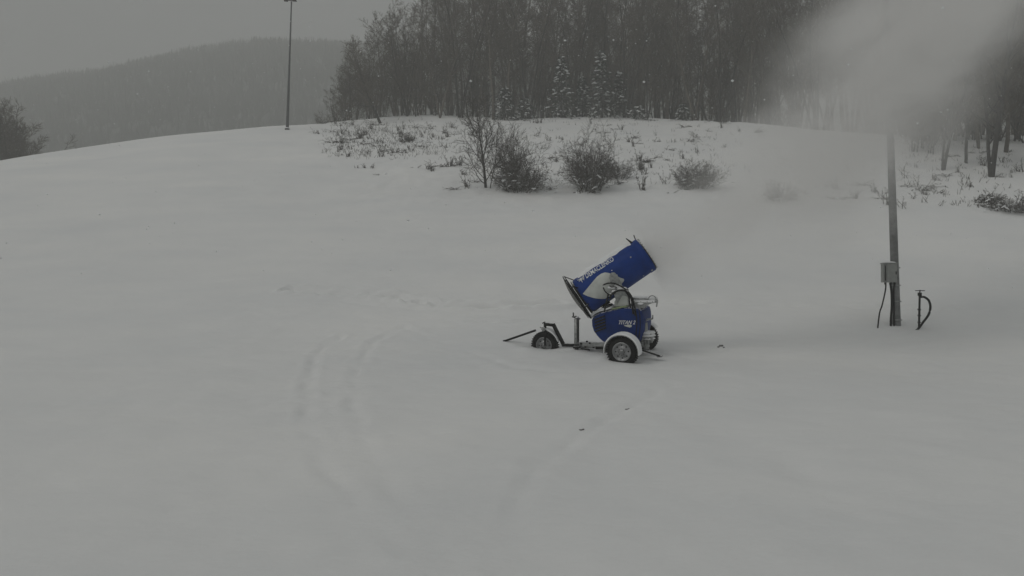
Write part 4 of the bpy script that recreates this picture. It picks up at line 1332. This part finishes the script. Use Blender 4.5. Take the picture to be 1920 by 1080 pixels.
HY = 16.3
hb = gp(1723.5, 603, 0, HY); print('hydrant ground', hb, 'want', at(1722, 604, HY)[2])
hr = empty('water_hydrant', tuple(hb)); tag(hr, 'thin black standpipe hydrant with a flat handwheel, right of the pole', 'hydrant')
HI = Matrix.Translation(Vector(tuple(hb))).inverted()
c = MB(); hx0 = at(1724.5, 552, HY); c.tube([V(hb[0] - .01, HY, hb[2] - .2), hx0], .026, 10); c.tube([hx0 - V(0, 0, .04), hx0 + V(0, 0, .05)], .05, 10)
for zz in (.12, .30, .46):
    c.lathe(V(hb[0], HY, hb[2] + zz), V(0, 0, 1), [(0, .03), (0, .042), (.03, .042), (.03, .03)], 12)
c.build('standpipe', M['black'], hr, HI)
c = MB(); hw = at(1725, 545, HY)
c.tube([hx0, hw + V(0, 0, .02)], .014, 8)
c.tube([hw + V(math.cos(t) * .10, math.sin(t) * .10, 0) for t in np.linspace(0, 2 * math.pi, 21)], .012, 6)
for k in range(4):
    t = math.pi * k / 2 + .3; c.tube([hw, hw + V(math.cos(t) * .1, math.sin(t) * .1, 0)], .009, 6)
c.build('handwheel', M['black'], hr, HI)
ho = MB(); hp = [at(1726, 557, HY), at(1733, 557, HY), at(1741, 563, HY), at(1744.5, 575, HY - .03), at(1741, 590, HY - .08), at(1731, 604, HY - .12), gp(1722, 610, .02, HY - .15), gp(1712, 614, -.06, HY - .2)]
ho.tube(spline(hp), .029, 10); o = ho.build('water_hose', M['hose'], None, None, origin=tuple(hb)); tag(o, 'thick black hose curving from the hydrant into the snow', 'hose')

# ------------------------------------------------------------------ light mast on the crest, left
LX, LY = hit(538.5, 243)
lz = sink(LX, LY)
lr = empty('light_mast', (LX, LY, lz)); tag(lr, 'slim dark floodlight mast standing on the left crest of the slope', 'lamp post')
LI = Matrix.Translation(Vector((LX, LY, lz))).inverted()
ltop = at(546.5, 3, LY)
c = MB(); c.tube([V(LX, LY, lz - .3), V(LX, LY, lz + .1) * .72 + ltop * .28, V(LX, LY, lz) * .4 + ltop * .6, ltop], [.125, .105, .075, .055], 10); c.build('mast', M['lightpole'], lr, LI)
c = MB(); c.lathe(V(LX, LY, lz - .05), V(0, 0, 1), [(0, .20), (.12, .20), (.12, .08)], 16); c.build('base_plate', M['black'], lr, LI)
c = MB(); c.lathe(V(LX, LY, lz), V(0, 0, 1), [(.07, .22), (.14, .20), (.17, .12)], 14); tag(c.build('snow_cover', M['snowcap'], lr, LI), kind='stuff')
c = MB(); lc = ltop + V(.05, -.1, .05)
c.bar(lc - V(.62, 0, -.05), lc + V(.45, 0, -.06), .08, .05)
for k in (-.45, .28):
    c.box(lc + V(k, -.12, -.01), V(1, 0, -.1), V(.0, 1, .5), V(0, -.5, 1), .34, .10, .26, .85)
c.build('floodlight', M['black'], lr, LI)

# ------------------------------------------------------------------ dark clods and prints on the snow
clods = MB()
for px, py, r in ((1352, 650, .055), (1347, 652, .03), (1357, 652, .025)):
    x, y = hit(px, py, hz); clods.ball(V(x, y, sink(x, y) + r * .3), V(r, 0, 0), V(0, r * .7, 0), V(0, 0, r * .6), 7, 4)
x, y = hit(1352, 651, hz)
tag(clods.build('clod_print_speck', M['clod'], origin=(x, y, sink(x, y))), 'small dark clod lying on the snow right of the cannon', 'clod')
for px, py, lb in ((1089, 809, 'tiny dark speck standing for a footprint in the snow below the cannon'), (1175, 768, 'tiny dark speck standing for a footprint nearer the cannon wheel')):
    x, y = hit(px, py, hz)  # small dark balls added to stand for footprints
    c = MB(); c.ball(V(x, y, sink(x, y) + .004), V(.03, 0, 0), V(0, .015, 0), V(0, 0, .012), 6, 4); c.ball(V(x + .04, y + .03, sink(x, y) + .006), V(.015, 0, 0), V(0, .01, 0), V(0, 0, .01), 6, 4)
    tag(c.build('clod_print_speck', M['clod'], origin=(x, y, sink(x, y))), lb, 'clod')

# ------------------------------------------------------------------ falling flakes
def flakes():
    vs, fs = [], []
    n = 1500
    for i in range(n):
        Y = 4 + 30 * rng.random() ** .8
        X = rng.uniform(-.9, .95) * Y
        Z = rng.uniform(0.0, .55) * Y + CZ
        if Z < float(hz_base(X, Y)) + .2: continue
        r = rng.choice([.006, .011, .018], p=[.6, .3, .10]) * (0.6 + Y / 22)
        o = len(vs); p = V(X, Y, Z)
        e = [V(r, 0, 0), V(-r, 0, 0), V(0, r, 0), V(0, -r, 0), V(0, 0, r * .8), V(0, 0, -r * .8)]
        vs += [p + q for q in e]
        fs += [(o + a, o + b, o + c_) for a, b, c_ in ((0, 2, 4), (2, 1, 4), (1, 3, 4), (3, 0, 4), (2, 0, 5), (1, 2, 5), (3, 1, 5), (0, 3, 5))]
    o = link('falling_snow', mesh_np('falling_snow', np.array(vs), np.array(fs), M['snowcap']))
    tag(o, 'scattered snowflakes drifting in the air before the wood', 'snowflakes', kind='stuff')
flakes()

# ------------------------------------------------------------------ the plume of blown snow
def vol_mat(name, color, density, aniso=0.0):
    m = bpy.data.materials.new(name); m.use_nodes = True
    n, l = m.node_tree.nodes, m.node_tree.links
    n.clear()
    out = n.new("ShaderNodeOutputMaterial"); pv = n.new("ShaderNodeVolumePrincipled")
    pv.inputs["Color"].default_value = (*color, 1); pv.inputs["Density"].default_value = density; pv.inputs["Anisotropy"].default_value = aniso
    l.new(pv.outputs[0], out.inputs["Volume"])
    return m, n, l, pv

def plume():
    m, n, l, pv = vol_mat('blown_snow', (0.945, 0.94, 0.93), 0.5, 0.1)
    def mth(op, a, b=None, c_=None):
        k = n.new("ShaderNodeMath"); k.operation = op
        for i, x in enumerate((a, b, c_)):
            if x is None: continue
            if isinstance(x, (int, float)): k.inputs[i].default_value = x
            else: l.new(x, k.inputs[i])
        return k.outputs[0]
    tc = n.new("ShaderNodeTexCoord"); sp = n.new("ShaderNodeSeparateXYZ")
    l.new(tc.outputs["Object"], sp.inputs[0])
    x, y, z = sp.outputs
    z2_ = mth('MULTIPLY', z, z)
    yy = mth('SUBTRACT', y, mth('MULTIPLY', z2_, BEND[1]))
    xx = mth('SUBTRACT', x, mth('MULTIPLY', z2_, BEND[0]))
    R0 = mth('MULTIPLY_ADD', z, SPREAD, 0.28)
    up = n.new("ShaderNodeMapRange"); up.interpolation_type = 'SMOOTHSTEP'      # thin spray drifts off upwards, the underside stays sharp
    up.inputs["From Min"].default_value = -0.6; up.inputs["From Max"].default_value = 1.0; up.inputs["To Max"].default_value = 1.2
    low = n.new("ShaderNodeMapRange"); low.inputs["From Min"].default_value = 3.0; low.inputs["From Max"].default_value = 8.5; low.inputs["To Min"].default_value = 1.45; low.inputs["To Max"].default_value = 0.62
    l.new(z, low.inputs["Value"]); l.new(low.outputs[0], up.inputs["To Min"])
    l.new(mth('DIVIDE', yy, R0), up.inputs["Value"])
    Rr = mth('MULTIPLY', R0, up.outputs[0])
    r2 = mth('ADD', mth('MULTIPLY', xx, xx), mth('MULTIPLY', yy, yy))
    q = mth('DIVIDE', r2, mth('MULTIPLY', Rr, Rr))
    g = mth('DIVIDE', 1.0, mth('POWER', mth('ADD', 1.0, mth('MULTIPLY', q, 0.7)), 2.6))
    nz = n.new("ShaderNodeTexNoise"); nz.inputs["Scale"].default_value = 0.8; nz.inputs["Detail"].default_value = 6; nz.inputs["Roughness"].default_value = 0.6; nz.inputs["Distortion"].default_value = 0.6
    mp = n.new("ShaderNodeMapping"); mp.inputs["Scale"].default_value = (1, 1, 0.6)
    l.new(tc.outputs["Object"], mp.inputs["Vector"]); l.new(mp.outputs[0], nz.inputs["Vector"])
    nm = n.new("ShaderNodeMapRange"); nm.inputs["From Min"].default_value = 0.36; nm.inputs["From Max"].default_value = 0.64; nm.inputs["To Min"].default_value = 0.08; nm.inputs["To Max"].default_value = 1.9
    l.new(nz.outputs["Fac"], nm.inputs["Value"])
    fin = n.new("ShaderNodeMapRange"); fin.inputs["From Min"].default_value = 0.0; fin.inputs["From Max"].default_value = 1.0; fin.inputs["To Min"].default_value = 4.5; fin.inputs["To Max"].default_value = 1.0
    l.new(z, fin.inputs["Value"])
    fo = n.new("ShaderNodeMapRange"); fo.inputs["From Min"].default_value = 9.0; fo.inputs["From Max"].default_value = 15.0; fo.inputs["To Min"].default_value = 1.0; fo.inputs["To Max"].default_value = 0.0
    l.new(z, fo.inputs["Value"])
    d = mth('MULTIPLY', mth('MULTIPLY', g, nm.outputs[0]), mth('MULTIPLY', fin.outputs[0], fo.outputs[0]))
    cut = mth('MAXIMUM', mth('SUBTRACT', d, 0.03), 0.0)
    l.new(mth('MULTIPLY', cut, PDENS), pv.inputs["Density"])
    # closed hull: bent frustum round the axis
    c = MB()
    rings = []
    for t in np.linspace(0.0, 15.0, 13):
        rr = (0.28 + SPREAD * t) if t > 0.3 else .28
        rings.append([V(BEND[0] * t * t + math.cos(k) * rr * 2.8, BEND[1] * t * t + math.sin(k) * rr * (3.3 if math.sin(k) > 0 else 3.2), t) for k in np.linspace(0, 2 * math.pi, 24, endpoint=False)])
    c.loft(rings)
    me_o = c.build('snow_plume', m)
    return me_o
mouth = Bc + A * (HL + .03)
pd = unit(hor * math.cos(R(25)) + V(0, 0, 1) * math.sin(R(25)) + V(0, .10, 0))
px_ = unit(np.cross(V(0, 0, 1), pd)); py_ = np.cross(pd, px_)
if py_[2] < 0: px_, py_ = -px_, -py_
drift = V(-.013, .018, .019)
BEND, SPREAD, PDENS = (float(drift @ px_), float(drift @ py_)), 0.20, 1.15
po = plume()
po.matrix_world = Matrix(((px_[0], py_[0], pd[0], mouth[0]), (px_[1], py_[1], pd[1], mouth[1]), (px_[2], py_[2], pd[2], mouth[2]), (0, 0, 0, 1)))
tag(po, 'pale plume of blown snow spreading up and right from the cannon', 'snow plume', kind='stuff')

# ------------------------------------------------------------------ haze
hm, _, _, _ = vol_mat('haze_air', (0.915, 0.925, 0.91), 0.0036)
c = MB(); c.box(V(0, 250, 68), V(1, 0, 0), V(0, 1, 0), V(0, 0, 1), 1440, 740, 176)
hz_o = c.build('haze', hm)
tag(hz_o, 'even grey snowy haze filling the air over the slope', 'haze', kind='stuff')
